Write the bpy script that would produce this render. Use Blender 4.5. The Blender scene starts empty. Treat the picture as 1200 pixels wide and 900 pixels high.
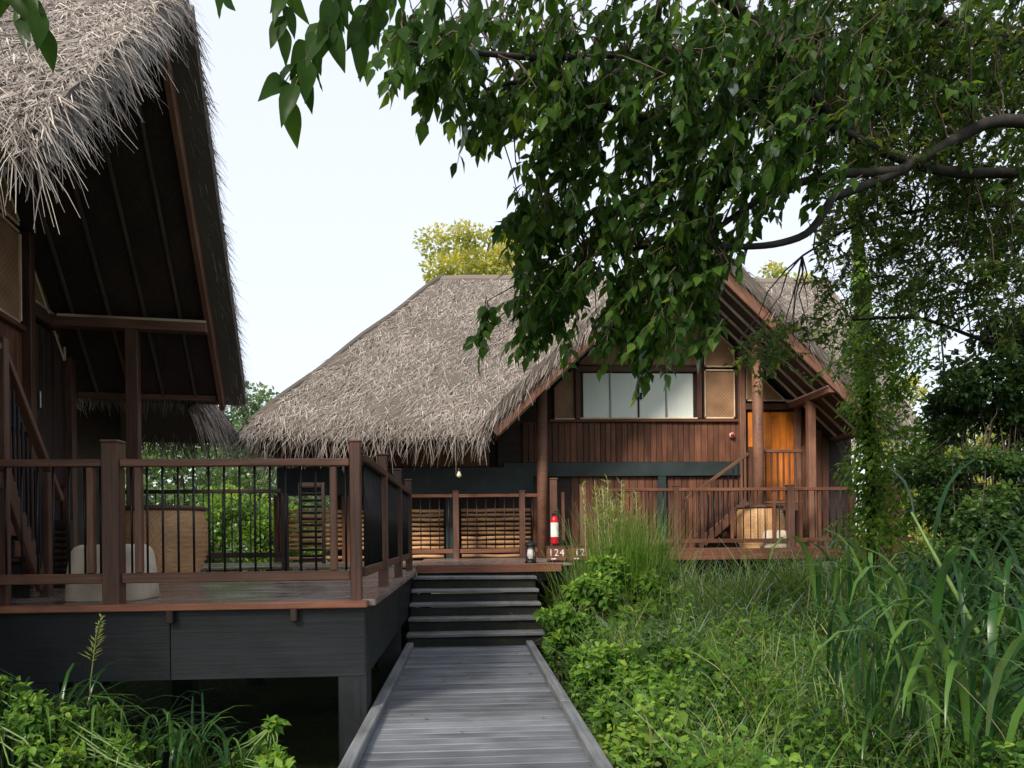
import bpy, math, random
import numpy as np
from mathutils import Matrix, Vector

random.seed(7)
rng = np.random.default_rng(11)
R = math.radians
sc = bpy.context.scene
col = sc.collection

# ------------------------------------------------------------------ camera
F_PX, YAW, ROLL, HZ, EYE = 850.0, R(3.63), R(0.6), 627.4, 1.36
fw = Vector((math.sin(YAW), math.cos(YAW), 0))
r0 = Vector((math.cos(YAW), -math.sin(YAW), 0)); u0 = Vector((0, 0, 1))
cr = r0 * math.cos(ROLL) - u0 * math.sin(ROLL)
cu = u0 * math.cos(ROLL) + r0 * math.sin(ROLL)
cd = bpy.data.cameras.new('camera'); cam = bpy.data.objects.new('camera', cd); col.objects.link(cam)
cd.sensor_width = 36; cd.lens = F_PX / 1200 * 36; cd.shift_y = (HZ - 450) / 1200
cd.clip_start = 0.05; cd.clip_end = 3000
cam.matrix_world = Matrix(((cr.x, cu.x, -fw.x, 0), (cr.y, cu.y, -fw.y, 0), (cr.z, cu.z, -fw.z, EYE), (0, 0, 0, 1)))
sc.camera = cam

# ------------------------------------------------------------------ sky, sun, exposure
SUN_EL, SUN_AZ = 40.0, 214.0           # azimuth clockwise from +Y (ahead): behind the camera, to the left
w = bpy.data.worlds.new('World'); sc.world = w; w.use_nodes = True
nt = w.node_tree; bg = nt.nodes['Background']
sky = nt.nodes.new('ShaderNodeTexSky'); sky.sky_type = 'NISHITA'; sky.sun_disc = False
sky.sun_elevation = R(SUN_EL); sky.sun_rotation = R(SUN_AZ)
sky.air_density = 1.0; sky.dust_density = 3.0; sky.ozone_density = 1.5; sky.altitude = 0
veil = nt.nodes.new('ShaderNodeMix'); veil.data_type = 'RGBA'; veil.inputs[0].default_value = 0.8   # thin white overcast, even all round
nt.links.new(sky.outputs[0], veil.inputs[6]); veil.inputs[7].default_value = (3.45, 3.56, 3.78, 1)
nt.links.new(veil.outputs[2], bg.inputs[0]); bg.inputs[1].default_value = 0.15
sd = bpy.data.lights.new('sun', 'SUN'); sun = bpy.data.objects.new('sun', sd); col.objects.link(sun)
sd.energy = 2.4; sd.angle = R(13); sd.color = (1.0, 0.90, 0.76)
sv = Vector((math.sin(R(SUN_AZ)) * math.cos(R(SUN_EL)), math.cos(R(SUN_AZ)) * math.cos(R(SUN_EL)), math.sin(R(SUN_EL))))
sun.rotation_euler = sv.to_track_quat('Z', 'Y').to_euler(); sun.location = (-20, -30, 40)
vs = sc.view_settings; vs.view_transform = 'Standard'; vs.look = 'None'; vs.gamma = 1.0; vs.exposure = 1.03
sc.cycles.use_denoising = True
sc.cycles.max_bounces = 8; sc.cycles.transparent_max_bounces = 8

# ------------------------------------------------------------------ helpers
def at(px, py, Y):
    """a point at depth Y seen at photo position px, py (1200 x 900)"""
    v = fw + cr * ((px - 600) / F_PX) + cu * ((HZ - py) / F_PX)
    return Vector((0, 0, EYE)) + v * (Y / v.y)

WM = {}
I4 = Matrix.Identity(4)
def link(o, parent=None, mw=None):
    mw = (mw or I4).copy()
    col.objects.link(o)
    if parent is not None:
        o.parent = parent
        o.matrix_parent_inverse = WM[parent].inverted()
    o.matrix_basis = mw
    WM[o] = mw
    return o
def tag(o, label=None, cat=None, group=None, kind=None):
    if label: o['label'] = label
    if cat: o['category'] = cat
    if group: o['group'] = group
    if kind: o['kind'] = kind
    return o
def thing(name, label, cat, loc=(0, 0, 0), rz=0.0, group=None, kind=None):
    o = bpy.data.objects.new(name, None); o.empty_display_size = 0.2
    link(o, None, Matrix.Translation(loc) @ Matrix.Rotation(rz, 4, 'Z'))
    return tag(o, label, cat, group, kind)
def mesh_of(name, V, Fs, mat, tint=None, smooth=False):
    """V (n,3); Fs: list of arrays of faces with equal corner count"""
    V = np.asarray(V, dtype=np.float32)
    if not isinstance(Fs, (list, tuple)) or (len(Fs) and np.asarray(Fs[0]).ndim == 1): Fs = [np.asarray(Fs)]
    Fs = [np.asarray(f, dtype=np.int32) for f in Fs if len(f)]
    me = bpy.data.meshes.new(name)
    me.vertices.add(len(V)); me.vertices.foreach_set('co', V.ravel())
    nl = sum(f.size for f in Fs); npoly = sum(len(f) for f in Fs)
    me.loops.add(nl); me.polygons.add(npoly)
    me.loops.foreach_set('vertex_index', np.concatenate([f.ravel() for f in Fs]))
    starts = []; s = 0
    for f in Fs:
        k = f.shape[1]; starts.append(s + np.arange(len(f)) * k); s += f.size
    me.polygons.foreach_set('loop_start', np.concatenate(starts).astype(np.int32))
    me.polygons.foreach_set('use_smooth', np.full(npoly, bool(smooth), dtype=bool))
    if tint is not None:
        a = me.attributes.new('tint', 'FLOAT', 'POINT'); a.data.foreach_set('value', np.asarray(tint, dtype=np.float32))
    me.update(calc_edges=True); me.validate()
    if mat: me.materials.append(mat)
    return me
def add(name, me, parent=None, mw=None, **k):
    o = bpy.data.objects.new(name, me); link(o, parent, mw)
    return tag(o, **k)

_boxes = {}
def box_mesh(L, W, H, mat, bev=0.006):
    key = (round(L, 3), round(W, 3), round(H, 3), mat.name, bev)
    if key in _boxes: return _boxes[key]
    b = min(bev, 0.3 * min(L, W, H)); x, y, z = L / 2, W / 2, H / 2
    V = []; idx = {}
    for sx in (-1, 1):
        for sy in (-1, 1):
            for sz in (-1, 1):
                for ax in range(3):
                    p = [sx * x, sy * y, sz * z]
                    for a2 in range(3):
                        if a2 != ax: p[a2] -= (sx, sy, sz)[a2] * b
                    idx[(sx, sy, sz, ax)] = len(V); V.append(p)
    quads = []; tris = []
    for ax in range(3):
        o1, o2 = [a for a in range(3) if a != ax]
        for s in (-1, 1):
            q = []
            for (s1, s2) in ((-1, -1), (1, -1), (1, 1), (-1, 1)):
                k = [0, 0, 0]; k[ax] = s; k[o1] = s1; k[o2] = s2; q.append(idx[(*k, ax)])
            quads.append(q)
        for s1 in (-1, 1):
            for s2 in (-1, 1):
                k = [0, 0, 0]; k[o1] = s1; k[o2] = s2
                ka = k[:]; ka[ax] = -1; kb = k[:]; kb[ax] = 1
                quads.append([idx[(*ka, o1)], idx[(*kb, o1)], idx[(*kb, o2)], idx[(*ka, o2)]])
    for sx in (-1, 1):
        for sy in (-1, 1):
            for sz in (-1, 1): tris.append([idx[(sx, sy, sz, a)] for a in range(3)])
    V = np.array(V)
    def fix(fs):
        out = []
        for f in fs:
            p = V[f]; n = np.cross(p[1] - p[0], p[2] - p[0])
            out.append(f if np.dot(n, p.mean(0)) > 0 else f[::-1])
        return out
    me = mesh_of('box', V, [fix(quads), fix(tris)], mat)
    _boxes[key] = me
    return me
def bar(name, p0, p1, wd, ht, mat, parent=None, up=(0, 0, 1), fr=None, bev=0.006, **k):
    """a squared timber from p0 to p1; wd across, ht along 'up'"""
    p0, p1 = Vector(p0), Vector(p1); d = p1 - p0; L = d.length; d.normalize()
    upv = Vector(up)
    if abs(d.dot(upv.normalized())) > 0.98: upv = Vector((0, 1, 0))
    y = upv.cross(d).normalized(); z = d.cross(y)
    m = Matrix(((d.x, y.x, z.x, 0), (d.y, y.y, z.y, 0), (d.z, y.z, z.z, 0), (0, 0, 0, 1)))
    m = Matrix.Translation((p0 + p1) / 2) @ m
    if fr is not None: m = fr @ m
    return add(name, box_mesh(L, wd, ht, mat, bev), parent, m, **k)
def tube_geo(pts, rad, n=8, cap=True):
    pts = np.asarray([tuple(p) for p in pts], dtype=float); m = len(pts)
    rad = np.broadcast_to(np.asarray(rad, dtype=float), (m,))
    V = []; ref = np.array([0.31, 0.17, 0.93])
    for i in range(m):
        t = pts[min(i + 1, m - 1)] - pts[max(i - 1, 0)]; t /= np.linalg.norm(t) + 1e-9
        a = np.cross(t, ref)
        if np.linalg.norm(a) < 0.2: a = np.cross(t, np.array([1.0, 0, 0]))
        a /= np.linalg.norm(a); b = np.cross(t, a)
        an = np.arange(n) * 2 * math.pi / n
        V.append(pts[i] + rad[i] * (np.cos(an)[:, None] * a + np.sin(an)[:, None] * b))
    V = np.concatenate(V)
    Q = [[i * n + j, i * n + (j + 1) % n, (i + 1) * n + (j + 1) % n, (i + 1) * n + j] for i in range(m - 1) for j in range(n)]
    T = []
    if cap:
        c0 = len(V); V = np.vstack([V, pts[0], pts[-1]])
        for j in range(n):
            T.append([c0, (j + 1) % n, j]); T.append([c0 + 1, (m - 1) * n + j, (m - 1) * n + (j + 1) % n])
    return V, np.array(Q), np.array(T).reshape(-1, 3).astype(int)
def tube(name, pts, rad, mat, parent=None, n=8, fr=None, smooth=True, **k):
    V, Q, T = tube_geo(pts, rad, n)
    return add(name, mesh_of(name, V, [Q, T] if len(T) else [Q], mat, smooth=smooth), parent, fr, **k)
def tubes(name, lst, mat, parent=None, n=6, **k):
    Vs = []; Qs = []; o = 0
    for pts, rad in lst:
        V, Q, T = tube_geo(pts, rad, n, cap=False); Vs.append(V); Qs.append(Q + o); o += len(V)
    return add(name, mesh_of(name, np.concatenate(Vs), [np.concatenate(Qs)], mat, smooth=True), parent, **k)
def lathe(name, prof, mat, parent=None, mw=None, n=24, **k):
    V = []; Q = []
    an = np.arange(n) * 2 * math.pi / n
    for r_, z in prof: V.append(np.stack([r_ * np.cos(an), r_ * np.sin(an), np.full(n, z)], 1))
    for i in range(len(prof) - 1):
        for j in range(n): Q.append([i * n + j, i * n + (j + 1) % n, (i + 1) * n + (j + 1) % n, (i + 1) * n + j])
    return add(name, mesh_of(name, np.concatenate(V), [np.array(Q)], mat, smooth=True), parent, mw, **k)
def prism(name, poly, y0, y1, mat, parent=None, fr=None, **k):
    """polygon (x,z) extruded from y0 to y1"""
    n = len(poly)
    V = [(x, y0, z) for x, z in poly] + [(x, y1, z) for x, z in poly]
    me = bpy.data.meshes.new(name)
    fs = [list(range(n)), list(range(2 * n - 1, n - 1, -1))] + [[(i + 1) % n, i, n + i, n + (i + 1) % n] for i in range(n)]
    me.from_pydata(V, [], fs); me.update(); me.materials.append(mat)
    return add(name, me, parent, fr, **k)

# ------------------------------------------------------------------ materials
def new_mat(name):
    m = bpy.data.materials.new(name); m.use_nodes = True
    n = m.node_tree; b = n.nodes['Principled BSDF']
    return m, n, b
def nd(n, t, **k):
    x = n.nodes.new(t)
    for a, v in k.items():
        if a.startswith('i_'):
            key = a[2:]; x.inputs[int(key) if key.isdigit() else key].default_value = v
        else: setattr(x, a, v)
    return x
def ramp(n, fac, stops):
    r = n.nodes.new('ShaderNodeValToRGB'); e = r.color_ramp.elements
    while len(e) < len(stops): e.new(0.5)
    for i, (p, c) in enumerate(stops): e[i].position = p; e[i].color = (*c, 1)
    n.links.new(fac, r.inputs[0]); return r
def wood(name, c1, c2, rough=0.6, grain=1.0, var=0.25, spec=0.35, moss=None, bump=0.25):
    m, n, b = new_mat(name); L = n.links
    tc = nd(n, 'ShaderNodeTexCoord'); oi = nd(n, 'ShaderNodeObjectInfo')
    ad = nd(n, 'ShaderNodeVectorMath', operation='ADD'); mu = nd(n, 'ShaderNodeVectorMath', operation='SCALE'); mu.inputs[0].default_value = (37, 91, 53)
    L.new(oi.outputs['Random'], mu.inputs['Scale']); L.new(tc.outputs['Object'], ad.inputs[0]); L.new(mu.outputs[0], ad.inputs[1])
    mp = nd(n, 'ShaderNodeMapping'); mp.inputs['Scale'].default_value = (1.1 * grain, 26 * grain, 26 * grain); L.new(ad.outputs[0], mp.inputs[0])
    no = nd(n, 'ShaderNodeTexNoise', i_Scale=1.6, i_Detail=6.0, i_Roughness=0.65); L.new(mp.outputs[0], no.inputs[0])
    n2 = nd(n, 'ShaderNodeTexNoise', i_Scale=2.3, i_Detail=4.0); L.new(ad.outputs[0], n2.inputs[0])
    r = ramp(n, no.outputs[0], [(0.3, c1), (0.72, c2)])
    hs = nd(n, 'ShaderNodeHueSaturation'); L.new(r.outputs[0], hs.inputs['Color'])
    ma = nd(n, 'ShaderNodeMapRange', i_3=1 - var, i_4=1 + var); L.new(oi.outputs['Random'], ma.inputs[0])
    mb = nd(n, 'ShaderNodeMapRange', i_1=0.3, i_2=0.7, i_3=0.72, i_4=1.25); L.new(n2.outputs[0], mb.inputs[0])
    mm = nd(n, 'ShaderNodeMath', operation='MULTIPLY'); L.new(ma.outputs[0], mm.inputs[0]); L.new(mb.outputs[0], mm.inputs[1])
    L.new(mm.outputs[0], hs.inputs['Value'])
    out = hs.outputs[0]
    if moss:
        n3 = nd(n, 'ShaderNodeTexNoise', i_Scale=5.0, i_Detail=7.0, i_Roughness=0.7); L.new(ad.outputs[0], n3.inputs[0])
        mr = nd(n, 'ShaderNodeMapRange', i_1=0.5, i_2=0.68, i_3=0.0, i_4=0.75); L.new(n3.outputs[0], mr.inputs[0])
        mx = nd(n, 'ShaderNodeMix', data_type='RGBA'); L.new(mr.outputs[0], mx.inputs[0]); L.new(out, mx.inputs[6]); mx.inputs[7].default_value = (*moss, 1)
        out = mx.outputs[2]
    L.new(out, b.inputs['Base Color'])
    rr = nd(n, 'ShaderNodeMapRange', i_1=0.3, i_2=0.7, i_3=rough - 0.12, i_4=rough + 0.15); L.new(n2.outputs[0], rr.inputs[0]); L.new(rr.outputs[0], b.inputs['Roughness'])
    b.inputs['Specular IOR Level'].default_value = spec
    bp = nd(n, 'ShaderNodeBump', i_Strength=bump, i_Distance=0.01); L.new(no.outputs[0], bp.inputs['Height']); L.new(bp.outputs[0], b.inputs['Normal'])
    return m
def plain(name, c, rough=0.6, var=0.15, scale=6.0, metal=0.0, spec=0.4, bump=0.1):
    m, n, b = new_mat(name); L = n.links
    tc = nd(n, 'ShaderNodeTexCoord'); no = nd(n, 'ShaderNodeTexNoise', i_Scale=scale, i_Detail=6.0, i_Roughness=0.6); L.new(tc.outputs['Object'], no.inputs[0])
    lo = tuple(x * (1 - var) for x in c); hi = tuple(min(1, x * (1 + var)) for x in c)
    r = ramp(n, no.outputs[0], [(0.3, lo), (0.7, hi)]); L.new(r.outputs[0], b.inputs['Base Color'])
    b.inputs['Roughness'].default_value = rough; b.inputs['Metallic'].default_value = metal; b.inputs['Specular IOR Level'].default_value = spec
    bp = nd(n, 'ShaderNodeBump', i_Strength=bump, i_Distance=0.01); L.new(no.outputs[0], bp.inputs['Height']); L.new(bp.outputs[0], b.inputs['Normal'])
    return m
def leafmat(name, stops, trans=0.45, rough=0.45, tcol=None, gloss=0.25):
    m, n, b = new_mat(name); L = n.links
    n.nodes.remove(b); o = n.nodes['Material Output']
    at_ = nd(n, 'ShaderNodeAttribute'); at_.attribute_name = 'tint'
    oi = nd(n, 'ShaderNodeObjectInfo')
    s = nd(n, 'ShaderNodeMath', operation='ADD'); L.new(at_.outputs['Fac'], s.inputs[0])
    s2 = nd(n, 'ShaderNodeMath', operation='MULTIPLY_ADD'); L.new(oi.outputs['Random'], s2.inputs[0]); s2.inputs[1].default_value = 0.16; s2.inputs[2].default_value = -0.08
    L.new(s2.outputs[0], s.inputs[1])
    r = ramp(n, s.outputs[0], stops)
    d = nd(n, 'ShaderNodeBsdfDiffuse'); L.new(r.outputs[0], d.inputs[0])
    t = nd(n, 'ShaderNodeBsdfTranslucent')
    hs = nd(n, 'ShaderNodeHueSaturation', i_Hue=0.475, i_Saturation=1.1, i_Value=1.7); L.new(r.outputs[0], hs.inputs['Color']); L.new(hs.outputs[0], t.inputs[0])
    mx = nd(n, 'ShaderNodeMixShader', i_0=trans); L.new(d.outputs[0], mx.inputs[1]); L.new(t.outputs[0], mx.inputs[2])
    g = nd(n, 'ShaderNodeBsdfGlossy', i_Roughness=rough); g.inputs[0].default_value = (1, 1, 1, 1)
    lw = nd(n, 'ShaderNodeFresnel', i_IOR=1.4)
    ml = nd(n, 'ShaderNodeMath', operation='MULTIPLY'); L.new(lw.outputs[0], ml.inputs[0]); ml.inputs[1].default_value = gloss * 1.6
    m2 = nd(n, 'ShaderNodeMixShader'); L.new(ml.outputs[0], m2.inputs[0]); L.new(mx.outputs[0], m2.inputs[1]); L.new(g.outputs[0], m2.inputs[2])
    L.new(m2.outputs[0], o.inputs['Surface'])
    return m
def thatchmat(name, stops, rough=0.85):
    m, n, b = new_mat(name); L = n.links
    at_ = nd(n, 'ShaderNodeAttribute'); at_.attribute_name = 'tint'
    tc = nd(n, 'ShaderNodeTexCoord'); no = nd(n, 'ShaderNodeTexNoise', i_Scale=0.9, i_Detail=4.0); L.new(tc.outputs['Object'], no.inputs[0])
    ma = nd(n, 'ShaderNodeMath', operation='MULTIPLY_ADD'); L.new(no.outputs[0], ma.inputs[0]); ma.inputs[1].default_value = 0.5; ma.inputs[2].default_value = -0.25
    s = nd(n, 'ShaderNodeMath', operation='ADD'); L.new(at_.outputs['Fac'], s.inputs[0]); L.new(ma.outputs[0], s.inputs[1])
    r = ramp(n, s.outputs[0], stops); L.new(r.outputs[0], b.inputs['Base Color'])
    b.inputs['Roughness'].default_value = rough; b.inputs['Specular IOR Level'].default_value = 0.2
    return m

M = {}
M['grey_board'] = wood('grey_board', (0.082, 0.090, 0.104), (0.148, 0.160, 0.180), 0.5, 1.0, 0.28, 0.45, bump=0.4)
M['grey_kerb'] = wood('grey_kerb', (0.085, 0.092, 0.10), (0.19, 0.20, 0.215), 0.6, 1.0, 0.1, 0.4)
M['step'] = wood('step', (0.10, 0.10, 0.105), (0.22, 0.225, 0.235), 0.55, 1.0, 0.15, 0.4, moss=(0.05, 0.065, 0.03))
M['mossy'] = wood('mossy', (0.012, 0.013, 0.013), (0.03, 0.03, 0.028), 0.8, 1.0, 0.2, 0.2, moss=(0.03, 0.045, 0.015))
M['deck'] = wood('deck', (0.12, 0.085, 0.075), (0.28, 0.22, 0.20), 0.24, 1.0, 0.22, 1.0, bump=0.12)
M['rail'] = wood('rail', (0.080, 0.037, 0.024), (0.20, 0.098, 0.062), 0.45, 1.2, 0.18, 0.4)
M['post'] = wood('post', (0.055, 0.026, 0.018), (0.135, 0.065, 0.043), 0.5, 1.2, 0.2, 0.4)
M['plank'] = wood('plank', (0.068, 0.027, 0.016), (0.195, 0.082, 0.047), 0.55, 1.0, 0.35, 0.35)
M['fascia'] = wood('fascia', (0.12, 0.045, 0.025), (0.25, 0.105, 0.06), 0.5, 1.0, 0.1, 0.4)
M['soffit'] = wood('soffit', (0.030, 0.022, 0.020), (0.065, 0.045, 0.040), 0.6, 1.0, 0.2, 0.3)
M['barge'] = wood('barge', (0.115, 0.054, 0.036), (0.25, 0.128, 0.085), 0.6, 1.0, 0.1, 0.3)
M['batten'] = wood('batten', (0.40, 0.30, 0.23), (0.64, 0.51, 0.40), 0.6, 1.0, 0.15, 0.3)
M['trim'] = wood('trim', (0.55, 0.42, 0.29), (0.76, 0.61, 0.45), 0.6, 1.0, 0.1, 0.3)
M['door'] = wood('door', (0.42, 0.115, 0.014), (0.72, 0.23, 0.028), 0.35, 1.0, 0.15, 0.5)
M['slat'] = wood('slat', (0.30, 0.16, 0.075), (0.60, 0.37, 0.19), 0.45, 1.0, 0.35, 0.4)
M['slate'] = wood('slate_paint', (0.0045, 0.0065, 0.0085), (0.011, 0.015, 0.019), 0.5, 0.8, 0.25, 0.35, moss=(0.012, 0.014, 0.014))
M['green_paint'] = plain('green_paint', (0.022, 0.036, 0.037), 0.5, 0.3, 4.0)
M['iron'] = plain('iron', (0.012, 0.012, 0.014), 0.4, 0.2, 10, 0.3)
M['dark_wood'] = wood('dark_wood', (0.022, 0.014, 0.012), (0.05, 0.032, 0.026), 0.6, 1.0, 0.2, 0.3)
M['cream'] = plain('cream', (0.62, 0.54, 0.42), 0.6, 0.25, 4.0, bump=0.2)
M['steel'] = plain('steel', (0.55, 0.55, 0.55), 0.35, 0.1, 8, 0.9)
M['red'] = plain('red_paint', (0.50, 0.012, 0.022), 0.3, 0.1, 8)
M['white'] = plain('white_print', (0.80, 0.80, 0.78), 0.5, 0.05, 8)
M['black'] = plain('black_rubber', (0.015, 0.015, 0.016), 0.5, 0.1, 8)
M['bark'] = plain('bark', (0.021, 0.018, 0.015), 0.9, 0.5, 12, bump=0.8)
M['twig'] = plain('twig', (0.075, 0.055, 0.04), 0.9, 0.4, 20, bump=0.4)
M['soil'] = plain('soil', (0.040, 0.036, 0.022), 0.95, 0.5, 3.0, bump=0.6)
M['bulb'] = plain('bulb_glass', (0.75, 0.72, 0.55), 0.25, 0.05, 5)
def glassy():
    m, n, b = new_mat('curtained_glass'); L = n.links
    tc = nd(n, 'ShaderNodeTexCoord'); wv = nd(n, 'ShaderNodeTexWave', i_Scale=7.0, i_Distortion=1.5); L.new(tc.outputs['Object'], wv.inputs[0])
    r = ramp(n, wv.outputs[0], [(0.2, (0.78, 0.87, 0.82)), (0.8, (0.84, 0.91, 0.87))]); L.new(r.outputs[0], b.inputs['Base Color'])
    b.inputs['Roughness'].default_value = 0.6; b.inputs['Coat Weight'].default_value = 0.8; b.inputs['Coat Roughness'].default_value = 0.04
    return m
M['glass'] = glassy()
def woven(name, c1, c2, sx, sz, rough=0.6):
    m, n, b = new_mat(name); L = n.links
    tc = nd(n, 'ShaderNodeTexCoord'); mp = nd(n, 'ShaderNodeMapping'); mp.inputs['Scale'].default_value = (sx, sx, sz); L.new(tc.outputs['Object'], mp.inputs[0])
    ck = nd(n, 'ShaderNodeTexChecker', i_Scale=1.0); ck.inputs[1].default_value = (*c1, 1); ck.inputs[2].default_value = (*c2, 1); L.new(mp.outputs[0], ck.inputs[0])
    no = nd(n, 'ShaderNodeTexNoise', i_Scale=3.0, i_Detail=5.0); L.new(tc.outputs['Object'], no.inputs[0])
    mr = nd(n, 'ShaderNodeMapRange', i_1=0.3, i_2=0.7, i_3=0.7, i_4=1.25); L.new(no.outputs[0], mr.inputs[0])
    hs = nd(n, 'ShaderNodeHueSaturation'); L.new(ck.outputs[0], hs.inputs['Color']); L.new(mr.outputs[0], hs.inputs['Value'])
    L.new(hs.outputs[0], b.inputs['Base Color']); b.inputs['Roughness'].default_value = rough
    bp = nd(n, 'ShaderNodeBump', i_Strength=0.4, i_Distance=0.006); L.new(ck.outputs[1], bp.inputs['Height']); L.new(bp.outputs[0], b.inputs['Normal'])
    return m
M['mat'] = woven('woven_mat', (0.36, 0.205, 0.115), (0.27, 0.15, 0.082), 30, 30)
M['wicker'] = woven('wicker', (0.66, 0.40, 0.20), (0.50, 0.28, 0.13), 42, 60, 0.5)
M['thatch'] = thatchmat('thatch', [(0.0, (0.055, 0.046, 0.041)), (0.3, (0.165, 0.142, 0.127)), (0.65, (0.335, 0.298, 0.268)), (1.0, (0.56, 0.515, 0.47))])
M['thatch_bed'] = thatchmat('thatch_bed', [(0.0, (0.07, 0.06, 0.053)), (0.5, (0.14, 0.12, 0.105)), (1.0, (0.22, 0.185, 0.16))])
G_DARK = [(0.0, (0.010, 0.028, 0.012)), (0.5, (0.026, 0.066, 0.022)), (1.0, (0.07, 0.13, 0.035))]
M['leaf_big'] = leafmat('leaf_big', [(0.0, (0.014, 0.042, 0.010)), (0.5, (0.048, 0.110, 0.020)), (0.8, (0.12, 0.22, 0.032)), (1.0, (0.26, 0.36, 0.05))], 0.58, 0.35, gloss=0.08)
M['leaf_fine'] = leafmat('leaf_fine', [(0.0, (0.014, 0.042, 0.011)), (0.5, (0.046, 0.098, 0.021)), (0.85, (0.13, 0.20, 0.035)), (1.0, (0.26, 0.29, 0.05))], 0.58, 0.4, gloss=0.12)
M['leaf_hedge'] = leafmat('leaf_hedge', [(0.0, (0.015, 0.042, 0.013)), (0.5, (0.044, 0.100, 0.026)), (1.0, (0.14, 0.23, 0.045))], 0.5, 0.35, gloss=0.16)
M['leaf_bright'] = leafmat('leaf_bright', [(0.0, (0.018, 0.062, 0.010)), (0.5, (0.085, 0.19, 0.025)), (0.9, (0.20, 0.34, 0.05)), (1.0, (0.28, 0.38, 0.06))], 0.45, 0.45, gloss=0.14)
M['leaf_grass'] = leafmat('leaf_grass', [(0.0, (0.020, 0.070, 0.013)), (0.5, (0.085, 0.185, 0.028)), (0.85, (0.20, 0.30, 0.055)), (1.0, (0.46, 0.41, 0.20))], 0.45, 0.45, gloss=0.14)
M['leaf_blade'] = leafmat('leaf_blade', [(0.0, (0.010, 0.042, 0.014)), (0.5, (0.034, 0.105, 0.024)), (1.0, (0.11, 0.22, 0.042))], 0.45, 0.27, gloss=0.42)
M['leaf_backlit'] = leafmat('leaf_backlit', [(0.0, (0.16, 0.22, 0.04)), (0.5, (0.32, 0.36, 0.06)), (1.0, (0.55, 0.50, 0.11))], 0.55, 0.5)  # backlit glow of the far crowns put into a yellow leaf colour
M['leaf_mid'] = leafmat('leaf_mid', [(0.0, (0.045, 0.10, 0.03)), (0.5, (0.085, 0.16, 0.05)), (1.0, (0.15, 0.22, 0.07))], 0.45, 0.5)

# ------------------------------------------------------------------ scatter helpers (leaves, blades, strands)
def tpl_ovate(fold=0.12, droop=0.22, wmax=0.31):
    t = [0, 0.20, 0.48, 0.76, 1.0]; hw = [0, 0.74 * wmax, wmax, 0.48 * wmax, 0]
    V = []; sp = []; l = []; r_ = []
    for a, h in zip(t, hw):
        z = -droop * a * a
        sp.append(len(V)); V.append((0, a, z))
        if h > 0:
            l.append(len(V)); V.append((-h, a - 0.02, z + fold * h * 2)); r_.append(len(V)); V.append((h, a - 0.02, z + fold * h * 2))
    T = [(sp[0], sp[1], l[0]), (sp[0], r_[0], sp[1]), (sp[4], l[2], sp[3]), (sp[4], sp[3], r_[2])]
    Q = [(sp[i + 1], sp[i + 2], l[i + 1], l[i]) for i in range(2)] + [(sp[i + 2], sp[i + 1], r_[i], r_[i + 1]) for i in range(2)]
    return np.array(V, float), [np.array(Q), np.array(T)]
def tpl_leaf(fold, droop, wmax, seg=9):
    V = []; Q = []
    for i in range(seg + 1):
        a = i / seg; h = wmax * (math.sin(math.pi * min(1.0, a * 1.0) ** 0.85) ** 0.9) * (1 - 0.35 * a) * 1.25 if 0 < i < seg else 0.004
        z = -droop * a * a; wv = 0.012 * math.sin(a * 19)
        V += [(-h, a - 0.03 * (h / wmax), z + fold * h * 2 + wv), (0, a, z), (h, a - 0.03 * (h / wmax), z + fold * h * 2 - wv)]
        if i: b = 3 * i; Q += [(b - 3, b - 2, b + 1, b), (b - 2, b - 1, b + 2, b + 1)]
    return np.array(V, float), [np.array(Q)]
def tpl_simple(wmax=0.3, fold=0.3, droop=0.12):
    V = np.array([(0, 0, 0), (-wmax, 0.45, fold * wmax), (0, 1, -droop), (wmax, 0.45, fold * wmax), (0, 0.5, 0)], float)
    return V, [np.array([(0, 4, 1), (1, 4, 2), (0, 3, 4), (3, 2, 4)])]
def tpl_blade(k=5, wmax=1.0, bend=0.0):
    V = []; Q = []
    for i in range(k + 1):
        a = i / k; h = wmax * (1 - a) ** 0.6 * (0.55 + 0.45 * min(1, a * 5)) if a < 1 else 0.02 * wmax
        V += [(-h, a, 0), (h, a, 0)]
        if i: b = 2 * i; Q.append((b - 2, b - 1, b + 1, b))
    return np.array(V, float), [np.array(Q)]
TO, TS = tpl_ovate(), tpl_simple()
def unit(a): return a / (np.linalg.norm(a, axis=-1, keepdims=True) + 1e-9)
def scatter(tpl, pos, dirs, nrm, length, width=None):
    """copies of a leaf template; returns V, [F...], per-leaf vertex count"""
    V0, F0 = tpl; n = len(pos); k = len(V0)
    d = unit(dirs); s = unit(np.cross(d, nrm)); z = np.cross(s, d)
    length = np.broadcast_to(length, (n,)); width = length if width is None else np.broadcast_to(width, (n,))
    V = pos[:, None] + V0[None, :, 0:1] * s[:, None] * width[:, None, None] + V0[None, :, 1:2] * d[:, None] * length[:, None, None] + V0[None, :, 2:3] * z[:, None] * length[:, None, None]
    Fs = [(f[None] + (np.arange(n) * k)[:, None, None]).reshape(-1, f.shape[1]) for f in F0]
    return V.reshape(-1, 3), Fs, k
def leaves_obj(name, parts, mat, parent=None, **kw):
    """parts: list of (tpl,pos,dirs,nrm,length,width,tint)"""
    Vs = []; F3 = []; F4 = []; T = []; o = 0
    for tpl, pos, dirs, nrm, ln, wd, tint in parts:
        V, Fs, k = scatter(tpl, pos, dirs, nrm, ln, wd)
        for f in Fs: (F3 if f.shape[1] == 3 else F4).append(f + o)
        Vs.append(V); T.append(np.repeat(tint, k)); o += len(V)
    Fs = []
    if F4: Fs.append(np.concatenate(F4))
    if F3: Fs.append(np.concatenate(F3))
    return add(name, mesh_of(name, np.concatenate(Vs), Fs, mat, np.concatenate(T)), parent, **kw)
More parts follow.
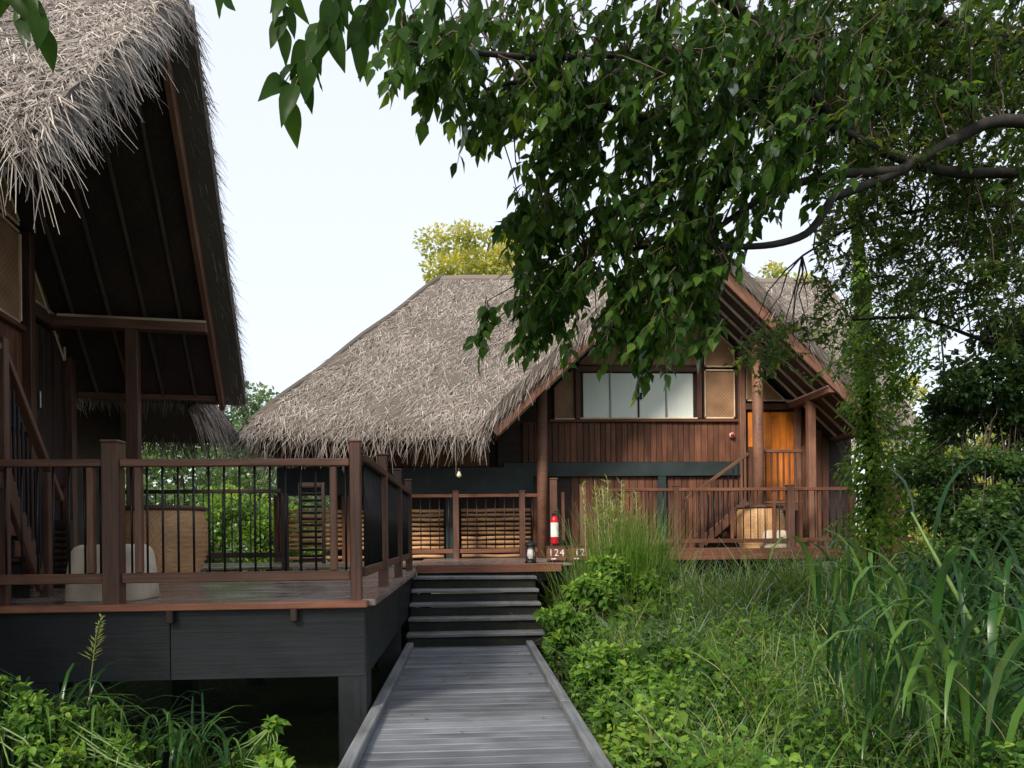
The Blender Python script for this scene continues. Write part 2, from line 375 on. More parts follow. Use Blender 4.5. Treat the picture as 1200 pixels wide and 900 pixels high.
def rand_unit(n):
    return unit(rng.normal(size=(n, 3)))
def ribbons(P, D, N, L, W, sag, curl=None, seg=3):
    """curved thin strips; P base, D direction, N face normal, sag = vector added at the tip"""
    n = len(P); D = unit(D); S = unit(np.cross(D, N)); V = []
    for i in range(seg + 1):
        t = i / seg
        c = P + D * (L * t)[:, None] + sag * (t * t)
        h = W * (0.5 if i == 0 else 0.5 * (1 - 0.75 * t))
        V.append(c - S * h[:, None]); V.append(c + S * h[:, None])
    V = np.stack(V, 1); k = 2 * (seg + 1)
    Q = np.array([(2 * i, 2 * i + 1, 2 * i + 3, 2 * i + 2) for i in range(seg)])
    Fq = (Q[None] + (np.arange(n) * k)[:, None, None]).reshape(-1, 4)
    return V.reshape(-1, 3), Fq, k

# ------------------------------------------------------------------ ground
def make_ground():
    g = np.sinh(np.linspace(-5.2, 5.2, 90)) / np.sinh(5.2) * 900
    X, Y = np.meshgrid(g, g + 12)
    Z = -0.75 + 0.10 * np.sin(X * 0.9 + 1) * np.cos(Y * 0.7) * np.exp(-((X / 40) ** 2 + (Y / 50) ** 2)) - 0.0
    n = len(g); V = np.stack([X.ravel(), Y.ravel(), Z.ravel()], 1)
    i, j = np.meshgrid(np.arange(n - 1), np.arange(n - 1)); a = (j * n + i).ravel()
    me = mesh_of('ground', V, [np.stack([a, a + 1, a + n + 1, a + n], 1)], M['soil'], smooth=True)
    m, nn, b = new_mat('meadow'); L = nn.links
    tc = nd(nn, 'ShaderNodeTexCoord'); no = nd(nn, 'ShaderNodeTexNoise', i_Scale=0.5, i_Detail=8.0, i_Roughness=0.7); L.new(tc.outputs['Object'], no.inputs[0])
    r = ramp(nn, no.outputs[0], [(0.3, (0.018, 0.022, 0.010)), (0.5, (0.035, 0.05, 0.018)), (0.7, (0.06, 0.09, 0.028))]); L.new(r.outputs[0], b.inputs['Base Color'])
    b.inputs['Roughness'].default_value = 0.95; b.inputs['Specular IOR Level'].default_value = 0.1
    n2 = nd(nn, 'ShaderNodeTexNoise', i_Scale=9.0, i_Detail=6.0); L.new(tc.outputs['Object'], n2.inputs[0])
    bp = nd(nn, 'ShaderNodeBump', i_Strength=0.9, i_Distance=0.08); L.new(n2.outputs[0], bp.inputs['Height']); L.new(bp.outputs[0], b.inputs['Normal'])
    me.materials[0] = m
    add('ground', me, kind='structure')
make_ground()

# ------------------------------------------------------------------ boardwalk and front steps
bw = thing('boardwalk', None, None, (0.04, 4, 0), kind='structure')
y = 2.2; i = 0
while y < 8.86:
    bwid = 0.142 + random.uniform(-0.004, 0.004)
    dz = random.uniform(-0.003, 0.003)
    sk = -0.006 + random.uniform(-0.004, 0.004)
    bar('plank', (-0.735, y + bwid / 2 - sk, -0.022 + dz), (0.805, y + bwid / 2 + sk, -0.022 + dz + random.uniform(-.002, .002)), bwid - 0.015, 0.04, M['grey_board'], bw, bev=0.005)
    y += bwid
for sx, x in ((-1, -0.693), (1, 0.765)):
    for (a, b_) in ((2.2, 5.62), (5.63, 8.90)):
        bar('kerb', (x, a, 0.034), (x, b_, 0.034), 0.085, 0.066, M['grey_kerb'], bw, bev=0.008)
    bar('joist', (x * 0.96, 2.2, -0.14), (x * 0.96, 8.9, -0.14), 0.08, 0.19, M['slate'], bw)
for yy in (2.6, 5.2, 7.9):
    for x in (-0.72, 0.78):
        bar('pile', (x, yy, -0.24), (x, yy, -1.0), 0.11, 0.11, M['slate'], bw)

st = thing('front_steps', 'five dark timber steps with pale worn edges at the end of the boardwalk', 'steps', (0.08, 9.6, 0))
RISE, RUN, SX0, SX1 = 0.158, 0.272, -0.755, 0.98
for k in range(5):
    yf = 8.94 + RUN * k; z = RISE * (k + 1)
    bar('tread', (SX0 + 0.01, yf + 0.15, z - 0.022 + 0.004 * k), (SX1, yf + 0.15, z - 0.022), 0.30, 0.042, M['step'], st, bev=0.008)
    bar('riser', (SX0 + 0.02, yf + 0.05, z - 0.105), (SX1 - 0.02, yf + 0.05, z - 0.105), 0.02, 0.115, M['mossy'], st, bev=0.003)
for x in (SX0 + 0.04, SX1 - 0.06):
    bar('stringer', (x, 8.98, -0.12), (x, 10.42, 0.72), 0.05, 0.2, M['slate'], st)

# ------------------------------------------------------------------ decks
def deck(name_label, x0, x1, y0, y1, z, along_x, mat, bwid, trim_front=True, lip=True):
    d = thing('timber_deck', name_label, 'deck', ((x0 + x1) / 2, (y0 + y1) / 2, z))
    if along_x:
        yy = y0
        while yy + bwid < y1 + 0.02:
            bar('plank', (x0, yy + bwid / 2, z - 0.018 + random.uniform(-.0015, .0015)), (x1, yy + bwid / 2, z - 0.018 + random.uniform(-.0015, .0015)), bwid - 0.007, 0.036, mat, d, bev=0.004)
            yy += bwid
    else:
        xx = x0
        while xx + bwid < x1 + 0.02:
            bar('plank', (xx + bwid / 2, y0, z - 0.018 + random.uniform(-.0015, .0015)), (xx + bwid / 2, y1, z - 0.018 + random.uniform(-.0015, .0015)), bwid - 0.007, 0.036, mat, d, bev=0.004)
            xx += bwid
    return d
LZ = 0.87
ld = deck('brown plank deck on dark slate beams left of the boardwalk', -7.2, -0.78, 5.56, 11.0, LZ, True, M['deck'], 0.142)
bar('edge_board', (-7.2, 5.50, LZ - 0.012), (-0.74, 5.50, LZ - 0.012), 0.115, 0.05, M['fascia'], ld)
bar('edge_board', (-0.745, 5.565, LZ - 0.010), (-0.745, 10.98, LZ - 0.010), 0.11, 0.05, M['deck'], ld)
for (xa, xb) in ((-7.2, -4.62), (-4.615, -2.19), (-2.185, -0.765)):
    bar('fascia_board', (xa, 5.53 + random.uniform(-.002, .002), 0.575), (xb, 5.53 + random.uniform(-.002, .002), 0.575), 0.05, 0.52, M['slate'], ld, bev=0.004)
bar('fascia', (-0.78, 5.565, 0.575), (-0.78, 10.95, 0.575), 0.05, 0.52, M['slate'], ld)
for yy in (5.62, 8.2, 10.8):
    for x in (-0.86, -3.1, -5.3):
        bar('pile', (x, yy, LZ - 0.04), (x, yy, -1.0), 0.22, 0.22, M['slate'], ld, bev=0.01)
for px in (200, 345):
    x = at(px, 720, 5.48).x
    bar('bracket', (x, 5.47, 0.835), (x, 5.47, 0.74), 0.05, 0.05, M['dark_wood'], ld)
for yy in (7.0, 8.8): bar('joist', (-7.1, yy, 0.73), (-0.82, yy, 0.73), 0.07, 0.2, M['dark_wood'], ld)

NZ = 0.955
la = deck('reddish timber landing at the top of the steps', -0.74, 1.52, 10.35, 13.25, NZ, True, M['deck'], 0.142)
bar('fascia', (-0.70, 10.32, NZ - 0.06), (1.36, 10.32, NZ - 0.06), 0.05, 0.12, M['fascia'], la)
for x in (-0.6, 1.4):
    bar('pile', (x, 10.6, NZ - 0.04), (x, 10.6, -1.0), 0.16, 0.16, M['slate'], la)
bar('joist', (-0.7, 10.45, 0.80), (1.45, 10.45, 0.80), 0.08, 0.2, M['slate'], la)
bk = deck('narrow passage deck behind the left deck rail', -6.6, -0.745, 11.02, 13.25, NZ - 0.03, True, M['deck'], 0.142)
for x in (-6.0, -3.2, -1.0):
    bar('pile', (x, 12.2, NZ - 0.07), (x, 12.2, -1.0), 0.16, 0.16, M['slate'], bk)
RZ = 1.10
rd = deck('raised timber deck along the front of the thatched house on the right', 1.54, 7.7, 11.98, 13.25, RZ, True, M['deck'], 0.142)
bar('fascia', (1.54, 11.93, RZ - 0.09), (7.7, 11.93, RZ - 0.09), 0.05, 0.19, M['plank'], rd)
for x in (1.7, 3.6, 5.55, 7.4):
    for yy in (12.15, 13.0): bar('pile', (x, yy, RZ - 0.04), (x, yy, -1.0), 0.2, 0.2, M['slate'], rd)
bar('joist', (1.6, 12.2, RZ - 0.14), (7.6, 12.2, RZ - 0.14), 0.08, 0.2, M['slate'], rd)

# ------------------------------------------------------------------ railings
def railing(label, p0, p1, z, posts, top_h=1.06, bot_h=0.2, group=None, rod=0.009, gap=0.112, thick=0.075, inter=(), mat='rail', postmat='post', post_w=0.1, post_h=1.2, rods=True, cat='railing', rail_drop=0.0):
    p0 = Vector((*p0, z)); p1 = Vector((*p1, z)); d = p1 - p0; L = d.length; d.normalize()
    o = thing('railing', label, cat, tuple(p0), group=group)
    up = Vector((0, 0, 1))
    ts = sorted([a for a, _ in posts])
    spans = []; a = -0.001
    for t_, w_ in sorted(posts):
        if t_ * L - w_ / 2 - 0.004 > a + 0.05: spans.append((max(a, 0), t_ * L - w_ / 2 - 0.003))
        a = t_ * L + w_ / 2 + 0.003
    if a < L - 0.05: spans.append((a, L))
    for s0, s1 in spans:
        bar('top_rail', p0 + d * s0 + up * (top_h), p0 + d * s1 + up * (top_h), 0.085, 0.055, M[mat], o)
        bar('bottom_rail', p0 + d * s0 + up * (bot_h), p0 + d * s1 + up * (bot_h), 0.05, thick, M[mat], o)
    for t_, w_ in posts:
        q = p0 + d * (t_ * L)
        ps = bar('post', q + up * -0.005, q + up * (post_h), w_, w_, M[postmat], o, up=tuple(d))
        bar('cap', q + up * (post_h + 0.001), q + up * (post_h + 0.02), w_ + 0.012, w_ + 0.012, M[mat], ps, up=tuple(d), bev=0.008)
    for t_ in inter:
        q = p0 + d * (t_ * L)
        bar('baluster_post', q + up * (bot_h + thick / 2 + 0.001), q + up * (top_h - 0.029), 0.052, 0.052, M[mat], o, up=tuple(d))
    if rods:
        rk = ('rod', round(top_h - bot_h, 3), rod)
        if rk not in _boxes:
            hh = top_h - bot_h - thick / 2 - 0.029
            V, Q, T = tube_geo([(0, 0, 0), (0, 0, hh)], rod, 6); _boxes[rk] = mesh_of('baluster', V, [Q, T], M['iron'], smooth=True)
        n = int(L / gap)
        for k in range(1, n):
            s = k * L / n
            if any(abs(s - t_ * L) < w_ / 2 + 0.02 for t_, w_ in posts) or any(abs(s - t_ * L) < 0.045 for t_ in inter): continue
            add('baluster', _boxes[rk], o, Matrix.Translation(p0 + d * s + up * (bot_h + thick / 2)))
    return o
def frac(px, Y, x0, x1): return (at(px, 600, Y).x - x0) / (x1 - x0)
fx0, fx1, fy = -6.0, -0.80, 5.60
railing('red-brown deck railing with thin black rods along the front of the left deck', (fx0, fy), (fx1, fy), LZ,
        [(frac(133, fy, fx0, fx1), 0.122), (frac(417, fy, fx0, fx1), 0.082)], inter=[frac(p, fy, fx0, fx1) for p in (-60, 107, 163, 391)], post_h=1.21)
railing('deck railing seen end-on above the boardwalk, dark rods closing up', (-0.80, 5.70), (-0.80, 10.30), LZ,
        [(0.30, 0.09), (0.64, 0.09), (0.985, 0.09)], bot_h=0.22, post_h=1.27, mat='post', top_h=1.10)
railing('dark rail across the far end of the left deck against green trees', (-5.6, 10.9), (-2.62, 10.9), LZ + 0.02,
        [(0.02, 0.09), (0.985, 0.09)], bot_h=0.22, post_h=1.1, mat='dark_wood', postmat='dark_wood', gap=0.13, top_h=1.16)
railing('railing behind the landing in front of the bamboo slat screens', (-1.1, 12.62), (1.32, 12.62), NZ,
        [(0.385, 0.10), (0.86, 0.10)], bot_h=0.14, post_h=1.17, mat='plank', top_h=1.1, gap=0.16)
rx0, rx1, ry = 2.2, 7.7, 12.03
railing('dark red deck railing in front of the right house with thin rods', (rx0, ry), (rx1, ry), RZ,
        [(frac(792, ry, rx0, rx1), 0.09), (frac(926, ry, rx0, rx1), 0.12), (frac(998, ry, rx0, rx1), 0.09)], bot_h=0.13, post_h=1.05, top_h=1.0, inter=[frac(p, ry, rx0, rx1) for p in (660, 735, 858, 907, 938, 960)], mat='plank', gap=0.125, thick=0.07)

# ------------------------------------------------------------------ thatch
def slope_thatch(name, rl, rr, er, el, parent, fr, n, th=0.2, L=(0.3, 0.6), W=(0.014, 0.03), eave=True, verge_l=None, verge_r=None, dens=90, hang=0.34, bow=0.0, seed=0, lift=0.05, spread=0.6, cut=None):
    """a thatched roof slope: rl, rr ridge ends, er, el eave ends; a thick uneven bed and loose strips on it"""
    g = np.random.default_rng(seed)
    rl, rr, er, el = [np.array(p, float) for p in (rl, rr, er, el)]
    nrm = np.cross(rr - rl, el - rl) if np.linalg.norm(rr - rl) > 0.1 else np.cross(er - rl, el - rl)
    nrm = nrm / np.linalg.norm(nrm)
    if nrm[2] < 0: nrm = -nrm
    def P(u, v):  # u across 0..1, v down 0..1
        u = u[:, None]; v = v[:, None]
        p = (rl * (1 - u) + rr * u) * (1 - v) + (el * (1 - u) + er * u) * v
        p = p + np.array([0, 0, -1.0]) * bow * (4 * u * (1 - u)) * v
        return p
    nu, nv = 36, 24
    uu, vv = np.meshgrid(np.linspace(0, 1, nu), np.linspace(0, 1, nv)); uu = uu.ravel(); vv = vv.ravel()
    top = P(uu, vv) + nrm * (th + g.normal(0, 0.018, len(uu)))[:, None]
    # round the thatch over at the eave
    top = top - nrm * (0.55 * th * np.clip((vv - 0.93) / 0.07, 0, 1) ** 2)[:, None]
    bot = P(uu, vv) + nrm * 0.012
    V = np.concatenate([top, bot]); k = nu * nv
    i, j = np.meshgrid(np.arange(nu - 1), np.arange(nv - 1)); a = (j * nu + i).ravel()
    Q = [np.stack([a, a + 1, a + nu + 1, a + nu], 1), np.stack([a + k, a + nu + k, a + nu + 1 + k, a + 1 + k], 1)]
    for row in (np.arange(nu), (nv - 1) * nu + np.arange(nu), np.arange(nv) * nu, np.arange(nv) * nu + nu - 1):
        Q.append(np.stack([row[:-1], row[1:], row[1:] + k, row[:-1] + k], 1))
    Q = [np.concatenate(Q)]
    if cut is not None: Q = [Q[0][~cut(V[Q[0]].mean(1))]]
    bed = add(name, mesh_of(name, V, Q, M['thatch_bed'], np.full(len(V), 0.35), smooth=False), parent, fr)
    down = unit((el + er) / 2 - (rl + rr) / 2); side = unit(np.cross(down, nrm))
    Vs = []; Fs = []; Ts = []; off = 0
    def put(Pp, D, N, Ln, Wd, sag, tint, seg=2):
        nonlocal off
        if cut is not None:
            kp = ~cut(Pp + unit(D) * (Ln * 0.3)[:, None]); Pp, D, N, Ln, Wd, tint = Pp[kp], D[kp], N[kp], Ln[kp], Wd[kp], tint[kp]
            if len(sag) == len(kp): sag = sag[kp]
        V_, F_, kk = ribbons(Pp, D, N, Ln, Wd, sag, seg=seg)
        Vs.append(V_); Fs.append(F_ + off); Ts.append(np.repeat(tint, kk)); off += len(V_)
    u = g.random(n); v = g.random(n) * 1.0
    if np.linalg.norm(rr - rl) < 0.6 * np.linalg.norm(er - el): v = np.sqrt(v)
    Pp = P(u, v) + nrm * (th + g.normal(0.0, 0.018, n))[:, None] - nrm * (0.5 * th * np.clip((v - 0.93) / 0.07, 0, 1) ** 2)[:, None]
    D = down + side * g.normal(0, spread, n)[:, None] + nrm * (np.abs(g.normal(0, lift, n)))[:, None]
    N = nrm + side * g.normal(0, 0.5, n)[:, None]
    Ln = g.uniform(*L, n); Wd = g.uniform(*W, n)
    put(Pp, D, N, Ln, Wd, nrm * (g.normal(-0.03, 0.02, n))[:, None], np.clip(g.normal(0.52, 0.19, n), 0, 1))
    grav = np.array([0, 0, -1.0])
    if eave:
        ne = int(np.linalg.norm(er - el) * dens)
        u = g.random(ne); v = 1 - 0.05 * g.random(ne)
        Pp = P(u, v) + nrm * (th * g.random(ne) * 0.8)[:, None]
        D = down * 0.7 + grav * 0.5 + side * g.normal(0, 0.42, ne)[:, None] + nrm * g.normal(0, 0.1, ne)[:, None]
        N = nrm + side * g.normal(0, 0.6, ne)[:, None]
        Ln = hang * g.uniform(0.5, 1.25, ne)
        put(Pp, D, N, Ln, g.uniform(W[0] * 0.8, W[1] * 0.85, ne), grav * (Ln * g.uniform(0.1, 0.5, ne))[:, None], np.clip(g.normal(0.62, 0.22, ne), 0, 1), 3)
    for vg, u0_, out in ((verge_l, 0.0, -1), (verge_r, 1.0, 1)):
        if not vg: continue
        e = er - rr if u0_ else el - rl; ln = np.linalg.norm(e)
        nv_ = int(ln * dens * vg)
        v = g.random(nv_); u = np.clip(u0_ - out * 0.06 * g.random(nv_), 0, 1)
        Pp = P(u, v) + nrm * (th * (0.15 + 0.95 * g.random(nv_)))[:, None]
        ac = unit(rr - rl) * out
        D = down * 0.55 + ac * g.uniform(0.1, 0.75, nv_)[:, None] + side * 0 + grav * 0.25 + nrm * g.normal(0, 0.12, nv_)[:, None] + down * g.normal(0, 0.25, nv_)[:, None]
        N = nrm * 0.8 + ac * g.normal(0.2, 0.6, nv_)[:, None]
        Ln = hang * g.uniform(0.5, 1.3, nv_)
        put(Pp, D, N, Ln, g.uniform(W[0] * 0.8, W[1] * 0.8, nv_), grav * (Ln * g.uniform(0.1, 0.5, nv_))[:, None], np.clip(g.normal(0.62, 0.22, nv_), 0, 1), 3)
    add('thatch_strips', mesh_of('thatch_strips', np.concatenate(Vs), [np.concatenate(Fs)], M['thatch'], np.concatenate(Ts)), bed, fr, kind='stuff')
    return bed

# ------------------------------------------------------------------ the two thatched houses
# house frame: x along the gable front (right when facing it), y inwards, gable boards at y = 0
def house(label, origin, rz, half, apex, foot, ov, floor, wing, main_n, gable_n, dark, fine, beam_x):  # dark also swaps in darker timber to stand for the left house's shade
    fr = Matrix.Translation(origin) @ Matrix.Rotation(rz, 4, 'Z')
    h = thing('thatched_house', label, 'house', tuple(origin), rz)
    sl = (apex - foot) / half
    def sz(x): return apex - sl * abs(x)
    B = lambda nm, a, b, wd, ht, mat, par=h, **k: bar(nm, a, b, wd, ht, M[mat], par, fr=fr, **k)
    WY = ov
    ridge_y, ridge_z, eave_y, eave_z, wx0, wx1, hx0, hx1 = wing
    # --- roof: soffit boards, barge boards, battens
    roof = prism('roof', [(-half, foot), (0, apex), (half, foot), (half, foot + 0.07), (0, apex + 0.07), (-half, foot + 0.07)], 0.06, ridge_y, M['soffit'], h, fr)
    nx, nz = sl / math.hypot(1, sl), 1 / math.hypot(1, sl)
    for s in (-1, 1):
        up = (s * nx, 0, nz)
        bo = 0.12 if dark and s < 0 else 0.02
        a = Vector((s * 0.0, 0.02, apex + 0.0)); b_ = Vector((s * (half + 0.06), 0.02, foot - 0.06 * sl))
        dd = (b_ - a).normalized()
        bar('barge_board', a + dd * 0.13 + Vector(up) * bo, b_ + Vector(up) * bo, 0.06, 0.26, M['barge'], roof, up=up, fr=fr)
        if not (dark and s < 0): bar('barge_lip', a + dd * 0.10 + Vector(up) * (bo + 0.15) + Vector((0, -0.02, 0)), b_ + Vector(up) * (bo + 0.15) + Vector((0, -0.02, 0)), 0.07, 0.035, M['batten'], roof, up=up, fr=fr)
        for k, yy in enumerate(np.linspace(0.32, ov - 0.22, 4)):
            a2 = Vector((s * 0.05, yy, sz(0.05))) - Vector(up) * 0.022; b2 = Vector((s * (half - 0.02), yy, sz(half - 0.02))) - Vector(up) * 0.022
            bar('rafter', a2, b2, 0.035, 0.04, M['batten' if not dark else 'batten_shaded'], roof, up=up, fr=fr)
        bar('eave_purlin', (s * (half - 0.05), 0.08, foot + 0.01), (s * (half - 0.05), ov, foot + 0.01), 0.05, 0.07, M['barge'], roof, fr=fr)
    th = 0.2
    for s in (-1, 1):
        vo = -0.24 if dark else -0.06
        rl, rr, er, el = (0, vo, apex + 0.07), (0, ridge_y, apex + 0.07), (s * (half + 0.12), ridge_y, foot + 0.07 - 0.12 * sl), (s * (half + 0.12), vo, foot + 0.07 - 0.12 * sl)
        slope_thatch('gable_thatch', rl, rr, er, el, roof, fr, gable_n[0 if s < 0 else 1], th=th, verge_l=1.5, verge_r=None, seed=5 + s, L=(0.10, 0.24) if fine else (0.12, 0.3), W=(0.005, 0.011) if fine else (0.008, 0.018), dens=(170 if s < 0 else 240) if fine else 130, hang=(0.27 if s < 0 else 0.17) if fine else 0.34)
    # --- main wing roof
    by = 2 * ridge_y - eave_y
    cut = lambda p: (np.abs(p[:, 0]) < half + 0.1) & (p[:, 2] < apex + 0.16 - sl * np.abs(p[:, 0]))
    fl = slope_thatch('front_thatch', (hx0, ridge_y, ridge_z), (hx1, ridge_y, ridge_z), (wx1, eave_y, eave_z), (wx0, eave_y, eave_z), roof, fr, main_n, th=0.22, seed=21, dens=95, hang=0.40, cut=cut, L=(0.10, 0.26), W=(0.007, 0.015), spread=0.75)
    slope_thatch('back_thatch', (hx1, ridge_y, ridge_z), (hx0, ridge_y, ridge_z), (wx0, by, eave_z), (wx1, by, eave_z), roof, fr, 1500, th=0.22, seed=22, dens=25)
    if hx0 > wx0 + 0.5: slope_thatch('hip_thatch', (hx0, ridge_y + 0.02, ridge_z), (hx0, ridge_y - 0.02, ridge_z), (wx0, eave_y, eave_z), (wx0, by, eave_z), roof, fr, 5000, th=0.22, seed=23, dens=90, hang=0.4)
    if hx1 < wx1 - 0.5: slope_thatch('hip_thatch', (hx1, ridge_y - 0.02, ridge_z), (hx1, ridge_y + 0.02, ridge_z), (wx1, by, eave_z), (wx1, eave_y, eave_z), roof, fr, 4000, th=0.22, seed=24, dens=90, hang=0.4)
    # ridge roll
    tb, tq, tt = tube_geo([(hx0 - 0.05, ridge_y, ridge_z + 0.14)] + [(hx0 + (hx1 - hx0) * t_, ridge_y, ridge_z + 0.16 + 0.015 * math.sin(9 * t_)) for t_ in np.linspace(0.05, 0.95, 12)] + [(hx1 + 0.05, ridge_y, ridge_z + 0.14)], 0.14, 10)
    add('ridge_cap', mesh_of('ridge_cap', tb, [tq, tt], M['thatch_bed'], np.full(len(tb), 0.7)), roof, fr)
    for hx, wx in ((hx0, wx0), (hx1, wx1)):
        if abs(hx - wx) < 0.5: continue
        for ey_ in (eave_y, by):
            up_ = Vector((0, 0, 0.24)); q0 = Vector((hx, ridge_y, ridge_z)) + up_; q1 = Vector((wx, ey_, eave_z)) + up_ * 0.8
            V, Q, T = tube_geo([q0.lerp(q1, t_) + Vector((0, 0, 0.02 * math.sin(t_ * 17))) for t_ in np.linspace(0, 0.97, 14)], 0.085, 8)
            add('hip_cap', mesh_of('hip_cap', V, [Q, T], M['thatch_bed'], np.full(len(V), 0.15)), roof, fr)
    # --- gable wall core
    ins = 0.10
    prism('gable_wall', [(-half + ins, floor), (half - ins, floor), (half - ins, sz(half - ins) - 0.01), (0, apex - 0.01), (-half + ins, sz(half - ins) - 0.01)], WY + 0.05, WY + 0.16, M['dark_wood'], h, fr)
    prism('foundation', [(-half + 0.2, -0.9), (half - 0.2, -0.9), (half - 0.2, floor - 0.002), (-half + 0.2, floor - 0.002)], WY + 0.1, WY + 0.3, M['slate'], h, fr)
    # wing walls behind
    wy = eave_y + 1.35
    prism('wing_wall', [(wx0 + 1.2, floor), (wx1 - (1.2 if hx1 < wx1 - .5 else 0.3), floor), (wx1 - (1.2 if hx1 < wx1 - .5 else .3), eave_z + 1.2), (wx0 + 1.2, eave_z + 1.2)], WY + 0.2, by - 1.2, M['dark_wood'], h, fr)
    fz = floor
    zb0, zb1 = 2.44, 2.70      # painted floor beam
    zs = 3.50                  # sill line
    wl, wr = -1.62, 0.60       # window
    # floor beam
    B('floor_beam', (-half + 0.2, WY + 0.0, (zb0 + zb1) / 2), (1.46, WY + 0.0, (zb0 + zb1) / 2), 0.12, zb1 - zb0, 'green_paint')
    # lower planks
    x = -1.8
    while x < 1.40:
        pw = random.uniform(0.13, 0.165)
        if not (-0.20 < x < 0.0): B('wall_plank', (x + pw / 2, WY + 0.035, floor + 0.02), (x + pw / 2, WY + 0.035, zb0 - 0.005), 0.035, pw - 0.007, 'plank', up=(1, 0, 0), bev=0.008)
        x += pw
    B('wall_post', (-0.09, WY + 0.0, floor), (-0.09, WY + 0.0, zb0 - 0.004), 0.13, 0.15, 'green_paint', up=(1, 0, 0))
    # upper plank band
    x = -half + 0.55
    while x < 1.36:
        pw = random.uniform(0.095, 0.125)
        zt = min(zs - 0.04, sz(abs(x) + pw) - 0.03)
        if zt > zb1 + 0.1: B('wall_plank', (x + pw / 2, WY + 0.03, zb1 + 0.005), (x + pw / 2, WY + 0.03, zt), 0.035, pw - 0.006, 'plank', up=(1, 0, 0), bev=0.008)
        x += pw
    B('sill_rail', (-2.2, WY + 0.0, zs - 0.02), (1.38, WY + 0.0, zs - 0.02), 0.09, 0.05, 'plank')
    B('sill_trim', (-2.1, WY - 0.052, zs + 0.012), (wl - 0.1, WY - 0.052, zs + 0.012), 0.02, 0.03, 'trim')
    # window
    wn = B('window', (wl, WY + 0.035, zs + 0.47), (wr, WY + 0.035, zs + 0.47), 0.02, 0.92, 'dark_wood')
    zt = zs + 0.90
    n4 = 4; pw = (wr - wl - 0.10) / n4
    for k in range(n4):
        xa = wl + 0.05 + k * pw
        B('pane', (xa + 0.018, WY + 0.012, zs + 0.455), (xa + pw - 0.018, WY + 0.012, zs + 0.455), 0.012, 0.83, 'glass', wn, bev=0.002)
        if k: B('mullion', (xa, WY - 0.006, zs + 0.035), (xa, WY - 0.006, zt - 0.02), 0.03, 0.026, 'steel' if k != 2 else 'dark_wood', wn, up=(1, 0, 0))
    xm = wl + 0.05 + 2 * pw
    for s in (-1, 1): B('latch', (xm + s * 0.04, WY - 0.03, zs + 0.38), (xm + s * 0.04, WY - 0.03, zs + 0.50), 0.03, 0.045, 'black', wn, up=(1, 0, 0))
    B('frame', (wl - 0.08, WY - 0.01, zt + 0.04), (wr + 0.08, WY - 0.01, zt + 0.04), 0.08, 0.10, 'post', wn)
    B('frame', (wl - 0.04, WY - 0.012, zs + 0.012), (wl - 0.04, WY - 0.012, zt - 0.012), 0.08, 0.09, 'post', wn, up=(1, 0, 0))
    B('frame', (wr + 0.04, WY - 0.012, zs + 0.012), (wr + 0.04, WY - 0.012, zt - 0.012), 0.08, 0.09, 'post', wn, up=(1, 0, 0))
    B('sill', (wl, WY - 0.035, zs + 0.02), (wr, WY - 0.035, zs + 0.02), 0.04, 0.028, 'trim', wn)
    # woven panels with pale trim
    def panel(x0, x1, z0, cut=0.12, zmax=None, trim='trim'):
        t0 = min(sz(x0) - cut, zmax or 99); t1 = min(sz(x1) - cut, zmax or 99)
        poly = [(x0, z0), (x1, z0), (x1, t1), (x0, t0)]
        if x0 < 0 < x1: poly = [(x0, z0), (x1, z0), (x1, t1), (0, min(apex - cut, zmax or 99)), (x0, t0)]
        p = prism('woven_panel', poly, WY + 0.0, WY + 0.045, M['mat'], h, fr)
        q = poly + [poly[0]]
        for (a, b2) in zip(q[:-1], q[1:]):
            if abs(a[0] - b2[0]) + abs(a[1] - b2[1]) < 0.05: continue
            va, vb = Vector((a[0], WY - 0.012, a[1])), Vector((b2[0], WY - 0.012, b2[1]))
            dd = (vb - va).normalized() * 0.016
            bar('trim_strip', va + dd, vb - dd, 0.02, 0.03, M[trim], p, up=(0, -1, 0) if abs(a[0] - b2[0]) < 1e-4 else (0, 0, 1), fr=fr)
    panel(0.76, 1.32, zs + 0.03, zmax=zs + 0.93)
    panel(0.76, 1.32, zs + 1.0)
    panel(-1.62, 0.66, zs + 1.02, trim='barge')
    panel(-2.1, -1.72, zs + 0.03, trim='post')
    # posts: corner post, door posts
    for xx, yy, wd in ((1.46, WY - 0.02, 0.11), (2.52, WY - 0.02, 0.12)):
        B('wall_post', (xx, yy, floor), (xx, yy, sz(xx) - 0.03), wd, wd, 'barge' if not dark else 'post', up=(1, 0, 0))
    panel(1.56, 2.44, 3.86, cut=0.16)
    B('lintel', (1.53, WY - 0.01, 3.74), (2.45, WY - 0.01, 3.74), 0.1, 0.12, 'post')
    # door
    dm = 'dark_wood' if dark else 'door'  # left door darkened: the gable's shade is put into its colour
    dr = B('door', (2.03, WY + 0.03, 1.95), (2.03, WY + 0.03, 3.66), 0.03, 0.86, dm, up=(1, 0, 0))
    for k in range(6): B('board', (1.655 + k * 0.15, WY + 0.003, 1.97), (1.655 + k * 0.15, WY + 0.003, 3.64), 0.02, 0.144, dm, dr, up=(1, 0, 0))
    B('handle', (1.72, WY - 0.03, 2.75), (1.72, WY - 0.03, 2.93), 0.02, 0.025, 'steel', dr, up=(1, 0, 0))
    # right hand wall boards
    x = 2.60
    while x < half - 0.15:
        pw = 0.14
        B('wall_plank', (x + pw / 2, WY + 0.03, floor + 0.02), (x + pw / 2, WY + 0.03, min(3.9, sz(x + pw) - 0.04)), 0.035, pw - 0.007, 'plank', up=(1, 0, 0), bev=0.008)
        x += pw
    # beam and columns
    bz = sz(beam_x) - 0.12
    B('tie_beam', (beam_x, 0.03, bz - 0.02), (beam_x, WY - 0.05, bz - 0.02), 0.13, 0.13, 'barge')
